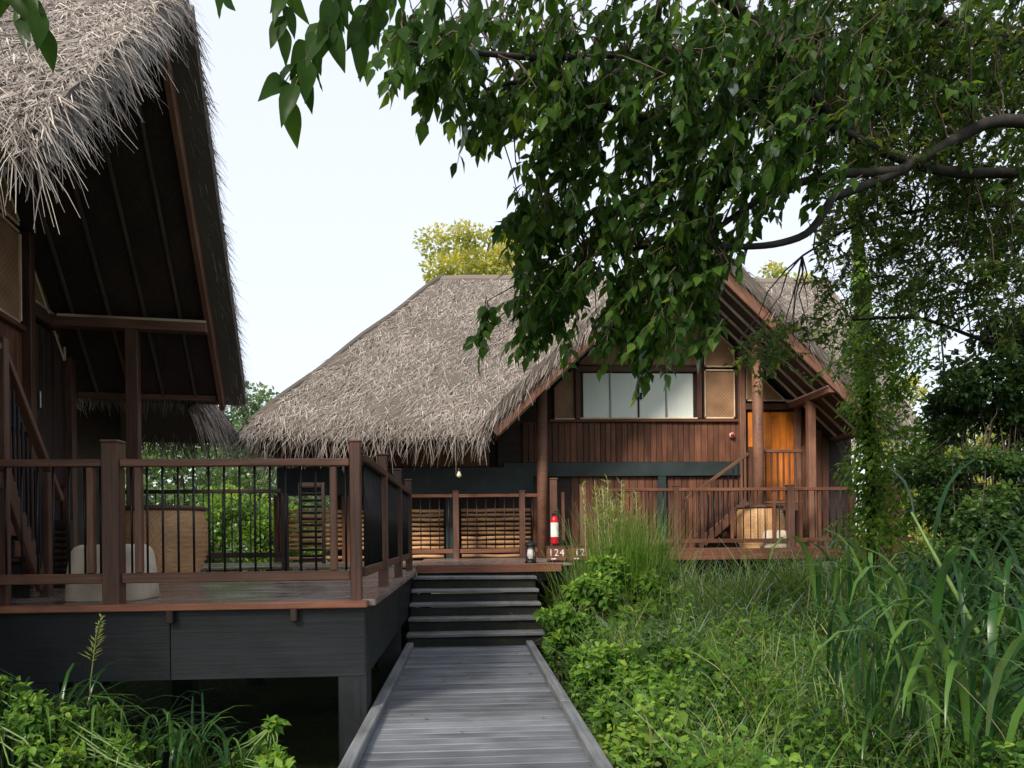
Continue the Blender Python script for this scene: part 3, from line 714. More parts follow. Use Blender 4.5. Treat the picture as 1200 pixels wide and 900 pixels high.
    bar('beam_edge', (beam_x - 0.07, 0.03, bz + 0.03), (beam_x - 0.07, WY - 0.09, bz + 0.03), 0.012, 0.03, M['batten'], h, fr=fr)
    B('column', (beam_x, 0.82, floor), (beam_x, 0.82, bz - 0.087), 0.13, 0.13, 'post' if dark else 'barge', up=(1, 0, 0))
    for xx, yy in ([] if dark else [(1.45, 0.82), (-2.42, 0.8)]):
        V, Q, T = tube_geo([(xx, yy, floor), (xx, yy, sz(xx) - 0.02)], 0.095, 14)
        add('column', mesh_of('column', V, [Q, T], M['barge' if not dark else 'post'], smooth=True), h, fr)
    return h, fr
M['batten_shaded'] = wood('batten_shaded', (0.07, 0.05, 0.043), (0.14, 0.105, 0.09), 0.6, 1.0, 0.15, 0.3)  # darker copy of the batten wood, the left soffit's shade in its colour

hR, frR = house('thatched house on the right with a white curtained window under its gable', (3.76, 11.8, 0), 0.0, 3.25, 6.22, 3.12, 1.6, 0.9,
      (3.1, 6.40, 0.15, 2.92, -7.35, 4.0, -4.2, 3.9), 90000, (9000, 6000), False, False, 2.42)
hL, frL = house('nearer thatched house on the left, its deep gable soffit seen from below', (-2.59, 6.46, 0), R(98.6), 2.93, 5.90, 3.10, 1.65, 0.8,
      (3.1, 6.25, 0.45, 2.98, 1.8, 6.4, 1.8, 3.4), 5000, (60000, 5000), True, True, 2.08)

# wing front of the right house under the eave: painted boards, brown boards, bamboo screens
def wing_front():
    WY = 13.36
    bar('painted_board', (-3.4, WY, 2.37), (1.25, WY, 2.37), 0.05, 0.50, M['green_paint'], hR)
    x = -3.4
    while x < 0.3:
        bar('wall_plank', (x + 0.08, WY + 0.02, 2.63), (x + 0.08, WY + 0.02, 3.3), 0.03, 0.155, M['plank'], hR, up=(1, 0, 0)); x += 0.16
    for x0, x1 in ((-3.2, -2.2), (-2.1, -1.35), (-1.18, -0.40), (-0.08, 1.18)):
        pn = bar('slat_screen', ((x0 + x1) / 2 - 0.01, 13.30, 1.5), ((x0 + x1) / 2 + 0.01, 13.30, 1.5), 0.02, 1.1, M['dark_wood'], hR)
        z = 0.99; k = 0
        while z < 1.86:
            r_ = random.uniform(0.027, 0.036)
            if not (0.08 < z - 0.99 < 0.16):
                pts = [(x0 + (x1 - x0) * t_, 13.22 + random.uniform(-.006, .006), z + random.uniform(-.007, .007)) for t_ in np.linspace(0, 1, 5)]
                tube('slat', pts, r_, M['slat'], pn, n=6)
            z += 0.083; k += 1
    for x in (-3.35, -2.15, -1.27, 1.3):
        bar('wall_post', (x, 13.24, 0.92), (x, 13.24, 2.11), 0.12, 0.14, M['plank'], hR, up=(1, 0, 0))
    bar('wall_post', (-0.24, 13.22, 0.92), (-0.24, 13.22, 2.11), 0.14, 0.24, M['green_paint'], hR, up=(1, 0, 0))
wing_front()

# porch stair of the right house: veranda floor, steps rising to the right, handrail, guard
def porch(label, fr, x_foot, x_head, vx1, zfoot, zfl, yy0, yy1, mat='plank'):
    o0 = fr @ Vector(((x_foot + x_head) / 2, (yy0 + yy1) / 2, zfoot))
    p = thing('porch_stair', label, 'staircase', tuple(o0))
    B = lambda nm, a, b, wd, ht, m_, par=p, **k: bar(nm, a, b, wd, ht, M[m_], par, fr=fr, **k)
    s = 1 if x_head > x_foot else -1
    n = 5; run = (x_head - x_foot) / n; rise = (zfl - zfoot) / (n + 1)
    for k in range(n):
        xa = x_foot + run * k
        B('tread', (xa + run / 2 + s * 0.02, yy0 + 0.1, zfoot + rise * (k + 1) - 0.02), (xa + run / 2 + s * 0.02, yy1 - 0.1, zfoot + rise * (k + 1) - 0.02), abs(run) + 0.05, 0.045, mat)
        B('riser', (xa + s * 0.05, yy0 + 0.12, zfoot + rise * (k + 0.5) - 0.02), (xa + s * 0.05, yy1 - 0.12, zfoot + rise * (k + 0.5) - 0.02), 0.02, rise - 0.05, 'slate')
    for yy in (yy0 + 0.05, yy1 - 0.05): B('stringer', (x_foot - s * 0.02, yy, zfoot + 0.10), (x_head, yy, zfl - 0.02), 0.045, 0.17, 'post')
    m_ = (x_head + vx1) / 2
    B('landing_floor', (x_head + s * 0.01, (yy0 + yy1) / 2, zfl - 0.02), (vx1, (yy0 + yy1) / 2, zfl - 0.02), yy1 - yy0, 0.04, mat)
    B('landing_beam', (x_head + s * 0.03, yy0 + 0.03, zfl - 0.11), (vx1, yy0 + 0.03, zfl - 0.11), 0.05, 0.13, 'post')
    for xx in (x_head + s * 0.05, vx1 - s * 0.05):
        B('newel', (xx, yy0 + 0.03, zfoot), (xx, yy0 + 0.03, zfl + 0.98), 0.085, 0.085, 'post', up=(1, 0, 0))
    B('newel', (x_foot - s * 0.05, yy0 + 0.03, zfoot), (x_foot - s * 0.05, yy0 + 0.03, zfoot + 1.08), 0.08, 0.08, 'post', up=(1, 0, 0))
    B('handrail', (x_foot - s * 0.35, yy0 + 0.03, zfoot + 0.98 - 0.12), (x_head, yy0 + 0.03, zfl + 0.86), 0.07, 0.055, 'rail')
    B('guard_rail', (x_head + s * 0.1, yy0 + 0.03, zfl + 0.9), (vx1 - s * 0.1, yy0 + 0.03, zfl + 0.9), 0.07, 0.055, 'rail')
    k = 0; L_ = abs(vx1 - x_head) - 0.2; nn = int(L_ / 0.1)
    for k in range(1, nn): 
        xx = x_head + s * (0.1 + k * L_ / nn)
        B('baluster', (xx, yy0 + 0.03, zfl + 0.001), (xx, yy0 + 0.03, zfl + 0.87), 0.03, 0.03, 'post', up=(1, 0, 0))
    for k in range(1, 9):
        t_ = k / 9; xx = x_foot + (x_head - x_foot) * t_; zz = zfoot + (zfl - zfoot) * t_
        B('baluster', (xx, yy0 + 0.03, zz + 0.13), (xx, yy0 + 0.03, zz + 0.86), 0.022, 0.022, 'iron', up=(1, 0, 0))
    return p
porch('timber porch stair rising to the orange door of the right house', frR, 0.50, 1.33, 2.42, RZ, 1.93, 0.95, 1.52)
porch('dark porch stair with handrail in the shade of the left house', frL, 0.2, -0.5, -0.9, LZ, 1.93, 1.0, 1.6, 'dark_wood')  # treads and floor in darker wood, shade painted in

# ------------------------------------------------------------------ things on the decks
def basket(label, loc, rb, rt, hgt):
    b = thing('wicker_basket', label, 'basket', loc, group='big round wicker baskets')
    n = 31
    body = [(rb * 0.9, 0.0)]
    for k in range(n):
        t_ = k / (n - 1); r_ = rb * 0.86 + (rt - rb * 0.86) * t_ + 0.22 * rb * math.sin(math.pi * min(1, t_ * 1.02))
        body.append((r_ + (0.016 if k % 2 else -0.012), 0.01 + t_ * (hgt - 0.05)))
    T = Matrix.Translation(loc)
    lathe('body', body, M['wicker'], b, T, 40)
    lathe('rim', [(rt - 0.02, hgt - 0.06), (rt + 0.03, hgt - 0.05), (rt + 0.035, hgt - 0.02), (rt + 0.02, hgt), (0.0, hgt + 0.005)], M['post'], b, T, 40)
    return b
def stool(label, loc, wb, wt, hgt, rz=0.0):
    """cream tapered block with rounded corners"""
    n = 10; V = []; Q = []
    prof = [(0.0, 0.92), (0.03, 1.0), (0.55, 0.99), (0.85, 0.95), (0.95, 0.88), (1.0, 0.74)]
    ang = np.arange(32) / 32 * 2 * math.pi
    for z, s in prof:
        a = (wb + (wt - wb) * z) / 2 * s
        c, s_ = np.cos(ang), np.sin(ang); e = 0.38
        V.append(np.stack([a * np.sign(c) * np.abs(c) ** e, a * 0.8 * np.sign(s_) * np.abs(s_) ** e, np.full(32, z * hgt)], 1))
    for i_ in range(len(prof) - 1):
        for j in range(32): Q.append([i_ * 32 + j, i_ * 32 + (j + 1) % 32, (i_ + 1) * 32 + (j + 1) % 32, (i_ + 1) * 32 + j])
    V = np.concatenate(V); top = list(range((len(prof) - 1) * 32, len(prof) * 32))
    c_ = len(V); V = np.vstack([V, [0, 0, hgt * 1.005]])
    T = [[top[j], top[(j + 1) % 32], c_] for j in range(32)]
    me = mesh_of('garden_stool', V, [np.array(Q), np.array(T)], M['cream'], smooth=True)
    o = bpy.data.objects.new('garden_stool', me); link(o, None, Matrix.Translation(loc) @ Matrix.Rotation(rz, 4, 'Z'))
    return tag(o, label, 'stool', 'cream stone stools')
p = at(192, 672, 8.5)
basket('large brown wicker basket behind the railing of the left deck', (p.x, 8.5, LZ), 0.40, 0.43, 0.86)
p = at(133, 690, 6.15)
stool('cream stone block beside the wicker basket on the left deck', (p.x, 6.15, LZ), 0.62, 0.56, 0.45)
p = at(892, 640, 12.5)
basket('sunlit wicker basket below the orange door on the right deck', (p.x, 12.56, RZ), 0.38, 0.37, 0.74)
stool('cream stone block in front of the wicker basket on the right deck', (p.x + 0.10, 12.22, RZ), 0.46, 0.42, 0.30)

# lantern
def lantern(loc):
    T = Matrix.Translation(loc)
    l = thing('lantern', 'small black storm lantern with white glass on the landing edge', 'lantern', loc)
    lathe('base', [(0.0, 0.0), (0.085, 0.0), (0.085, 0.02), (0.06, 0.045), (0.05, 0.06), (0.0, 0.061)], M['iron'], l, T, 16)
    lathe('glass', [(0.035, 0.06), (0.055, 0.10), (0.06, 0.14), (0.045, 0.20), (0.03, 0.235)], M['white'], l, T, 16)
    lathe('cap', [(0.028, 0.235), (0.095, 0.245), (0.085, 0.27), (0.045, 0.295), (0.035, 0.32), (0.0, 0.325)], M['iron'], l, T, 16)
    for k in range(4):
        a = k * math.pi / 2 + 0.5; c, s = math.cos(a), math.sin(a)
        tube('leg', [T @ Vector((0.085 * c, 0.085 * s, 0.0)), T @ Vector((0.075 * c, 0.075 * s, 0.14)), T @ Vector((0.06 * c, 0.06 * s, 0.25))], 0.007, M['iron'], l, 6)
    tube('handle', [T @ Vector((0.08 * math.cos(a), 0.0, 0.26 + 0.10 * math.sin(a))) for a in np.linspace(0, math.pi, 9)], 0.004, M['iron'], l, 5)
p = at(622, 655, 10.55)
lantern((p.x, 10.55, NZ))

# number signs
def sign(label, x, yy, z, wd, ht, text, under):
    s = thing('number_sign', label, 'sign', (x, yy, NZ), group='room number boards on the landing')
    bd = bar('board', (x - wd / 2, yy, z), (x + wd / 2, yy, z), 0.025, ht, M['fascia'], s)
    bar('top_edge', (x - wd / 2 - 0.01, yy, z + ht / 2 + 0.010), (x + wd / 2 + 0.01, yy, z + ht / 2 + 0.010), 0.04, 0.018, M['post'], s)
    for sx in (-1, 1): bar('foot', (x + sx * wd * 0.4, yy + 0.035, NZ), (x + sx * wd * 0.4, yy + 0.035, z + ht * 0.3), 0.04, 0.04, M['post'], s)
    cu_ = bpy.data.curves.new('digits', 'FONT'); cu_.body = text; cu_.size = ht * 0.72; cu_.align_x = 'CENTER'; cu_.align_y = 'CENTER'; cu_.extrude = 0.003; cu_.space_character = 1.15
    tmp = bpy.data.objects.new('tmp', cu_); col.objects.link(tmp)
    me = bpy.data.meshes.new_from_object(tmp.evaluated_get(bpy.context.evaluated_depsgraph_get()))
    bpy.data.objects.remove(tmp); me.materials.clear(); me.materials.append(M['white'])
    add('digits', me, s, Matrix.Translation((x, yy - 0.0165, z + 0.015)) @ Matrix.Rotation(math.pi / 2, 4, 'X'))
    if under: bar('painted_mark', (x - wd * 0.28, yy - 0.015, z - ht * 0.36), (x - wd * 0.02, yy - 0.015, z - ht * 0.36), 0.006, 0.018, M['white'], s, bev=0.002)
p = at(652, 652, 10.62)
sign('brown number board reading 124 beside the lantern', p.x, 10.62, NZ + 0.125, 0.29, 0.20, '124', True)
p = at(680, 652, 10.62)
sign('brown number board half hidden by the reeds', p.x - 0.01, 10.62, NZ + 0.125, 0.29, 0.20, '12', True)
bar('sign_rail', (1.2, 10.70, NZ + 0.03), (1.95, 10.70, NZ + 0.03), 0.05, 0.05, M['post'], la)

# fire extinguisher on its post
p = at(650, 618, 12.2); ex, ey, ez = p.x, 12.2, p.z
e = thing('fire_extinguisher', 'red fire extinguisher with white label hung on a post by the landing', 'extinguisher', (ex, ey, ez - 0.28))
T = Matrix.Translation((ex, ey, ez - 0.28))
lathe('body', [(0.0, 0.0), (0.06, 0.0), (0.068, 0.02), (0.068, 0.40), (0.05, 0.455), (0.022, 0.475), (0.0, 0.476)], M['red'], e, T, 20)
lathe('label_band', [(0.0695, 0.12), (0.0695, 0.36)], M['white'], e, T, 20)
bar('valve', (ex, ey, ez + 0.198), (ex, ey, ez + 0.25), 0.035, 0.035, M['black'], e)
bar('lever', (ex - 0.02, ey, ez + 0.262), (ex + 0.09, ey, ez + 0.285), 0.02, 0.014, M['black'], e)
tube('hose', [(ex + 0.02, ey - 0.01, ez + 0.23), (ex + 0.075, ey - 0.02, ez + 0.20), (ex + 0.085, ey - 0.02, ez + 0.08), (ex + 0.08, ey - 0.02, ez - 0.05)], 0.01, M['black'], e, 7)
ps = thing('post', 'brown post carrying the fire extinguisher', 'post', (ex, ey + 0.13, NZ))
bar('shaft', (ex, ey + 0.13, NZ), (ex, ey + 0.13, 2.30), 0.09, 0.12, M['post'], ps, up=(1, 0, 0))
bar('hook_plate', (ex, ey + 0.076, ez - 0.25), (ex, ey + 0.076, ez + 0.24), 0.012, 0.06, M['iron'], ps, up=(1, 0, 0))
bar('cap', (ex, ey + 0.13, 2.302), (ex, ey + 0.13, 2.33), 0.11, 0.14, M['rail'], ps, up=(1, 0, 0))
p = at(683, 600, 12.25)
ps = thing('post', 'brown post at the left end of the right deck by the reeds', 'post', (p.x, 12.25, RZ))
bar('shaft', (p.x, 12.25, RZ - 0.1), (p.x, 12.25, 2.18), 0.11, 0.11, M['rail'], ps, up=(1, 0, 0))
bar('cap', (p.x, 12.25, 2.182), (p.x, 12.25, 2.205), 0.13, 0.13, M['rail'], ps, up=(1, 0, 0))
# hanging bulb under the eave
p = at(538, 556, 12.2)
hb = thing('hanging_lamp', 'small bare bulb hanging under the thatch eave', 'lamp', (p.x, 12.2, p.z))
T = Matrix.Translation((p.x, 12.2, p.z))
lathe('bulb', [(0.0, -0.055), (0.035, -0.04), (0.042, -0.01), (0.025, 0.03), (0.022, 0.05)], M['bulb'], hb, T, 14)
lathe('socket', [(0.024, 0.05), (0.024, 0.11), (0.0, 0.112)], M['black'], hb, T, 12)
tube('cord', [(p.x, 12.2, p.z + 0.11), (p.x, 12.2, 3.05)], 0.006, M['black'], hb, 5)
# small red alarm light on the band of the right house
p = at(858, 510, 13.36)
al = thing('alarm_light', 'tiny red and white alarm lamp on the plank wall', 'alarm', (p.x, 13.36, p.z))
T = Matrix.Translation((p.x, 13.375, p.z)) @ Matrix.Rotation(math.pi / 2, 4, 'X')
lathe('base', [(0.0, 0.0), (0.05, 0.0), (0.05, 0.02), (0.04, 0.03)], M['white'], al, T, 14)
lathe('lens', [(0.036, 0.03), (0.03, 0.05), (0.0, 0.056)], M['red'], al, T, 14)

# louvred shutter screen and dark slatted crate on the left deck
def louvre(name, label, cat, x0, x1, yy, z0, z1, mat, n):
    o = thing(name, label, cat, ((x0 + x1) / 2, yy, z0))
    for x in (x0, x1): bar('stile', (x, yy, z0), (x, yy, z1), 0.05, 0.05, M[mat], o)
    for z in (z0 + 0.06, z1 - 0.03): bar('rail', (x0 + 0.027, yy, z), (x1 - 0.027, yy, z), 0.045, 0.06, M[mat], o)
    for k in range(n):
        z = z0 + 0.12 + (z1 - z0 - 0.2) * k / (n - 1)
        bar('slat', (x0 + 0.028, yy, z), (x1 - 0.028, yy, z), 0.05, 0.014, M[mat], o, up=(0, 0.7, 0.7))
    return o
a = at(352, 600, 11.3).x; b_ = at(379, 600, 11.3).x
louvre('louvred_screen', 'dark louvred timber screen at the back corner of the left deck', 'screen', a, b_, 11.3, NZ, 2.2, 'dark_wood', 12)
a = at(52, 640, 7.2).x; b_ = at(82, 640, 7.2).x
louvre('slatted_vent', 'dark slatted vent box standing at the left edge of the left deck', 'vent', a, b_, 7.2, LZ, 1.55, 'dark_wood', 9)

# neighbouring rail and post at the right behind the vines
railing('pale neighbouring railing far right behind the climbing vine', (8.6, 14.6), (12.0, 14.6), 1.65,
        [(0.02, 0.09), (0.5, 0.09), (0.98, 0.09)], bot_h=0.12, post_h=1.0, top_h=0.95, mat='post', gap=0.14)
p = at(1047, 600, 11.6)
ps = thing('post', 'red-brown post among the vines at the right end of the deck', 'post', (p.x, 11.6, -0.75))
bar('shaft', (p.x, 11.6, -0.8), (p.x, 11.6, at(1047, 562, 11.6).z), 0.15, 0.15, M['fascia'], ps, up=(1, 0, 0))
bar('cap', (p.x, 11.6, at(1047, 562, 11.6).z + 0.002), (p.x, 11.6, at(1047, 562, 11.6).z + 0.03), 0.18, 0.18, M['fascia'], ps, up=(1, 0, 0))
nd_ = deck('far neighbouring deck under the pale railing at the right', 8.5, 12.1, 14.55, 17.0, 1.65, True, M['deck'], 0.2)
for x in (8.8, 11.8): bar('pile', (x, 14.7, 1.6), (x, 14.7, -1.0), 0.2, 0.2, M['slate'], nd_)

M['stalk'] = plain('green_stalk', (0.10, 0.17, 0.04), 0.5, 0.3, 15)

# ================================================================== vegetation
def crown_points(n, centers, radii, g=rng):
    """leaf positions gathered in clumps; centers (k,3), radii (k,)"""
    k = g.choice(len(centers), n, p=radii ** 2 / (radii ** 2).sum())
    d = unit(g.normal(size=(n, 3))); r_ = radii[k] * g.random(n) ** 0.45
    return centers[k] + d * r_[:, None] * np.array([1, 1, 0.75]), d
def limb(p0, p1, r0_, r1_, k=7, wob=0.05, sagz=0.0):
    p0 = np.array(p0, float); p1 = np.array(p1, float); L = np.linalg.norm(p1 - p0)
    ts = np.linspace(0, 1, k)
    pts = p0[None] + (p1 - p0)[None] * ts[:, None] + rng.normal(0, wob * L, (k, 3)) * np.sin(math.pi * ts)[:, None] * 0.6
    pts[:, 2] += sagz * np.sin(math.pi * ts)
    return pts, np.linspace(r0_, r1_, k)
def far_tree(label, base, height, rx, n, leaf, mat, group, clumps=40, sparse=0.0, trunk_r=0.2, shape=0.62, cat='tree'):
    base = np.array(base, float)
    t = thing('tree', label, cat, tuple(base), group=group)
    g = rng
    c = np.array([0, 0, height * shape]); hz = height * (1 - shape)
    d = unit(g.normal(size=(clumps, 3))); rr = g.random(clumps) ** (1 / 2.2)
    cen = base + c + d * rr[:, None] * np.array([rx, rx, hz * 0.88])
    rad = g.uniform(0.16, 0.34, clumps) * rx
    P_, D_ = crown_points(n, cen, rad)
    dirs = D_ + g.normal(0, 0.8, (n, 3)) + np.array([0, 0, -0.3]); nr = rand_unit(n) + np.array([0, 0, 0.8])
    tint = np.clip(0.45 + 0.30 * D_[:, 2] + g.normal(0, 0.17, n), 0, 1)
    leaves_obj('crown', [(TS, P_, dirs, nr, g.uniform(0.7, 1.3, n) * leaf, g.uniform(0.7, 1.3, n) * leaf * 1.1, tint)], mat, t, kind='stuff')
    ls = [limb(base + np.array([0, 0, -0.3]), base + np.array([g.normal(0, .1), g.normal(0, .1), height * shape * 0.9]), trunk_r, trunk_r * 0.45, 7, 0.015)]
    top = ls[0][0]
    for k in range(min(clumps, 26)):
        s0 = top[g.integers(3, 7)]
        ls.append(limb(s0, cen[k], trunk_r * 0.32, trunk_r * 0.06, 5, 0.05, -0.05))
    tubes('trunk', ls, M['bark'], t, 7)
    return t

# --- trees behind
def bg(px, py_top, Y, label, rx, n, leaf, mat, group, **k):
    p_ = at(px, py_top, Y); return far_tree(label, (p_.x, Y, -0.75), p_.z + 0.75, rx, n, leaf, M[mat], group, **k)
bg(556, 250, 31, 'yellow-green airy tree rising behind the ridge of the right roof', 2.6, 9000, 0.20, 'leaf_backlit', 'trees behind the houses', clumps=46, shape=0.8)
bg(612, 268, 34, 'thin yellowish tree crown just right of the airy tree behind the ridge', 2.2, 5000, 0.20, 'leaf_backlit', 'trees behind the houses', clumps=30, shape=0.8)
bg(925, 296, 30, 'yellow-green tree top over the right slope of the gable', 2.2, 5000, 0.2, 'leaf_backlit', 'trees behind the houses', clumps=30, shape=0.8)
bg(310, 432, 24, 'soft green tree between the two thatched houses', 2.6, 11000, 0.17, 'leaf_mid', 'trees behind the houses', clumps=50, shape=0.55)
bg(235, 470, 19, 'broad green tree seen below the left eave', 2.6, 12000, 0.15, 'leaf_mid', 'trees behind the houses', clumps=50, shape=0.5)
bg(150, 500, 22, 'green tree in the gap behind the left house porch', 3.0, 9000, 0.16, 'leaf_mid', 'trees behind the houses', clumps=45, shape=0.5)
bg(290, 560, 17, 'low bright bush behind the far rail of the left deck', 1.9, 9000, 0.12, 'leaf_bright', 'trees behind the houses', clumps=40, shape=0.5, trunk_r=0.08, cat='bush')
bg(205, 575, 16, 'low green bush behind the basket and far rail', 1.7, 8000, 0.12, 'leaf_mid', 'trees behind the houses', clumps=40, shape=0.5, trunk_r=0.08, cat='bush')
bg(385, 520, 30, 'dim green tree behind the left end of the right house', 3.5, 7000, 0.2, 'leaf_mid', 'trees behind the houses', clumps=40, shape=0.5)
bg(1075, 470, 24, 'sunny yellow-green tree behind the neighbouring rail', 3.0, 9000, 0.17, 'leaf_backlit', 'trees behind the houses', clumps=40, shape=0.55)
bg(1175, 430, 26, 'green tree at the right edge behind the hedge', 3.6, 8000, 0.18, 'leaf_mid', 'trees behind the houses', clumps=40, shape=0.55)
bg(1030, 380, 27, 'slim yellow-green tree beside the right end of the roof', 1.6, 4500, 0.17, 'leaf_backlit', 'trees behind the houses', clumps=26, shape=0.7)
k = 0
for px, Y, hh in ((60, 40, 6.5), (420, 48, 7), (760, 46, 8), (1250, 40, 9), (1400, 34, 9)):
    bg(px, 628 - hh * 850 / Y * 0.8, Y, ['distant tree far behind the left house', 'distant tree behind the middle of the landing', 'distant tree hidden behind the right house', 'distant tree beyond the right edge', 'outer distant tree beyond the right edge'][k], 4.5, 4500, 0.3, 'leaf_mid', 'trees behind the houses', clumps=36, shape=0.55, trunk_r=0.3); k += 1

# --- overhanging tree on the right: limbs from a trunk outside the frame, drooping sprays of glossy leaves
ot = thing('overhanging_tree', 'dark glossy-leaved tree reaching over the boardwalk from the right', 'tree', (6.9, 5.6, -0.75))
LIMBS = []
def A(px, py, Y): return np.array(at(px, py, Y))
base = np.array((6.9, 5.6, -0.9)); fork = np.array((6.3, 5.7, 4.2))
LIMBS.append(limb(base, fork, 0.19, 0.13, 8, 0.02))
j1 = A(1165, 135, 5.9); j2 = A(1040, 208, 5.9); j3 = A(975, 232, 5.8)
def path(pts, r0_, r1_):
    pts = np.array(pts); t = np.linspace(0, 1, len(pts)); tt = np.linspace(0, 1, len(pts) * 4)
    # smooth interpolation
    out = np.stack([np.interp(tt, t, pts[:, c]) for c in range(3)], 1)
    for _ in range(3): out[1:-1] = 0.25 * out[:-2] + 0.5 * out[1:-1] + 0.25 * out[2:]
    LIMBS.append((out, np.linspace(r0_, r1_, len(out)))); return out
path([fork, (fork + j1) / 2 + np.array([0, 0, 0.15]), j1, A(1100, 175, 5.9), j2, j3], 0.065, 0.034)
path([j3, A(950, 275, 5.7), A(905, 288, 5.6), A(850, 290, 5.5), A(775, 286, 5.4), A(690, 300, 5.3)], 0.036, 0.012)
path([A(1060, 200, 5.9), A(960, 205, 5.8), A(890, 232, 5.7), A(830, 275, 5.6), A(780, 330, 5.5)], 0.040, 0.014)
path([fork, A(1230, 200, 6.4), A(1120, 205, 6.2), A(1060, 190, 6.0), A(980, 150, 5.8), A(880, 110, 5.4), A(760, 60, 5.0), A(640, 70, 4.6), A(540, 60, 4.2), A(480, 50, 3.8)], 0.055, 0.010)
path([A(880, 110, 5.4), A(800, 150, 5.3), A(720, 130, 5.2), A(660, 100, 5.0), A(600, 95, 4.8), A(570, 105, 4.7)], 0.034, 0.010)
path([A(980, 150, 5.8), A(900, 40, 5.2), A(780, -60, 4.6), A(620, -70, 3.9), A(480, -40, 3.3), A(380, -30, 3.0)], 0.05, 0.014)
path([fork + np.array([0.1, 0, -0.5]), A(1290, 250, 6.6), A(1200, 240, 7.0), A(1090, 243, 7.0), A(1000, 262, 6.9), A(940, 300, 6.8)], 0.03, 0.01)
path([fork + np.array([0.15, 0, -1.2]), A(1330, 400, 6.8), A(1200, 415, 7.6), A(1140, 395, 7.6), A(1080, 370, 7.4), A(1000, 375, 7.3)], 0.035, 0.012)
path([fork, A(1300, 60, 6.4), A(1180, 50, 6.6), A(1080, 20, 6.6), A(960, -60, 6.4), A(820, -180, 6.0), A(700, -240, 5.6)], 0.07, 0.015)
path([fork, fork + np.array([0.5, 0.3, 1.2]), fork + np.array([1.2, 0.4, 2.2]), fork + np.array([1.6, 0.2, 3.2])], 0.10, 0.02)
path([fork, fork + np.array([-0.2, 0.1, 1.3]), fork + np.array([-0.8, 0.3, 2.4]), fork + np.array([-1.6, 0.2, 3.2])], 0.09, 0.02)
SPR = []   # twigs
def sprays(areas, leaf, per, twl, mat_parts, droop=0.7, dirx=-0.5):
    """areas: px, py, rx, ry, Y, dY, count"""
    for (px, py, ax, ay, Y, dY, cnt) in areas:
        for _ in range(cnt):
            r_ = math.sqrt(rng.random()); a = rng.random() * 2 * math.pi
            s = A(px + ax * r_ * math.cos(a), py + ay * r_ * math.sin(a), Y + rng.uniform(-dY, dY))
            L = twl * rng.uniform(0.6, 1.2)
            d = unit(np.array([dirx + rng.normal(0, 0.5), rng.normal(0, 0.5), -droop + rng.normal(0, 0.35)]))
            s = s - d * L * 0.5
            k = 6; ts = np.linspace(0, 1, k)[:, None]
            pts = s + d * L * ts + np.array([0, 0, -0.22 * L]) * ts ** 2 + rng.normal(0, 0.01, (k, 3))
            SPR.append((pts, np.linspace(0.005, 0.0018, k)))
            n = per
            t = np.linspace(0.12, 1.0, n); base_ = s + d * L * t[:, None] + np.array([0, 0, -0.22 * L]) * (t ** 2)[:, None]
            sd_ = unit(np.cross(d, [0, 0, 1.0]) + rng.normal(0, .1, 3)); sg = np.where(np.arange(n) % 2 == 0, 1, -1)[:, None]
            dirs = d * 0.55 + sd_ * sg * 0.75 + np.array([0, 0, -0.55]) + rng.normal(0, 0.28, (n, 3))
            dirs[-1] = d + np.array([0, 0, -0.5])
            nr = np.array([0, -0.25, 1.0]) + rng.normal(0, 0.45, (n, 3))
            ln = leaf * rng.uniform(0.65, 1.2, n)
            tint = np.clip(rng.normal(0.30, 0.18, n) + 0.6 * max(0, rng.random() - 0.6), 0, 1)
            mat_parts.append((TO, base_, dirs, nr, ln, ln * 0.95, tint))
big = []
sprays([(500, 40, 45, 40, 4.2, .3, 16), (520, 75, 30, 25, 4.3, .3, 6), (560, 100, 60, 45, 4.7, .4, 22), (600, 30, 70, 40, 4.8, .5, 26), (640, 130, 60, 55, 5.0, .5, 34), (700, 60, 80, 60, 5.0, .6, 46),
        (700, 170, 70, 60, 5.1, .5, 34), (690, 250, 75, 50, 5.2, .5, 32), (640, 255, 40, 30, 5.2, .3, 14), (650, 310, 42, 45, 5.2, .4, 30), (625, 360, 40, 22, 5.2, .3, 13), (570, 376, 18, 8, 5.2, .2, 3), (650, 372, 25, 18, 5.2, .2, 6),
        (720, 320, 50, 50, 5.3, .4, 20), (770, 270, 60, 60, 5.4, .5, 28), (770, 350, 45, 55, 5.4, .4, 24), (765, 400, 22, 22, 5.4, .3, 7), (828, 350, 14, 50, 5.5, .3, 16), (815, 290, 40, 50, 5.5, .4, 24), (735, 385, 25, 20, 5.4, .2, 8), (790, 200, 70, 60, 5.3, .5, 44),
        (800, 90, 90, 70, 5.2, .7, 60), (880, 60, 90, 70, 5.4, .8, 64), (870, 160, 80, 60, 5.5, .7, 56), (850, 240, 50, 40, 5.6, .5, 22), (960, 90, 70, 80, 5.7, .8, 56), (960, 185, 60, 40, 5.8, .5, 22), (900, -30, 300, 60, 5.4, .9, 60), (1050, 60, 120, 80, 6.4, .8, 60), (1150, 130, 70, 90, 6.8, .8, 40), (860, 100, 150, 90, 6.2, .5, 60), (980, 60, 90, 70, 6.2, .5, 40),
        (620, -90, 140, 60, 4.8, .6, 40), (820, -150, 180, 90, 5.5, .8, 80), (1050, -160, 200, 100, 6.0, .9, 90), (1280, -60, 120, 130, 6.2, .9, 70), (1300, 160, 80, 130, 6.3, .8, 50)],
       0.112, 12, 0.42, big)
leaves_obj('crown', big, M['leaf_big'], ot, kind='stuff')
fine = []
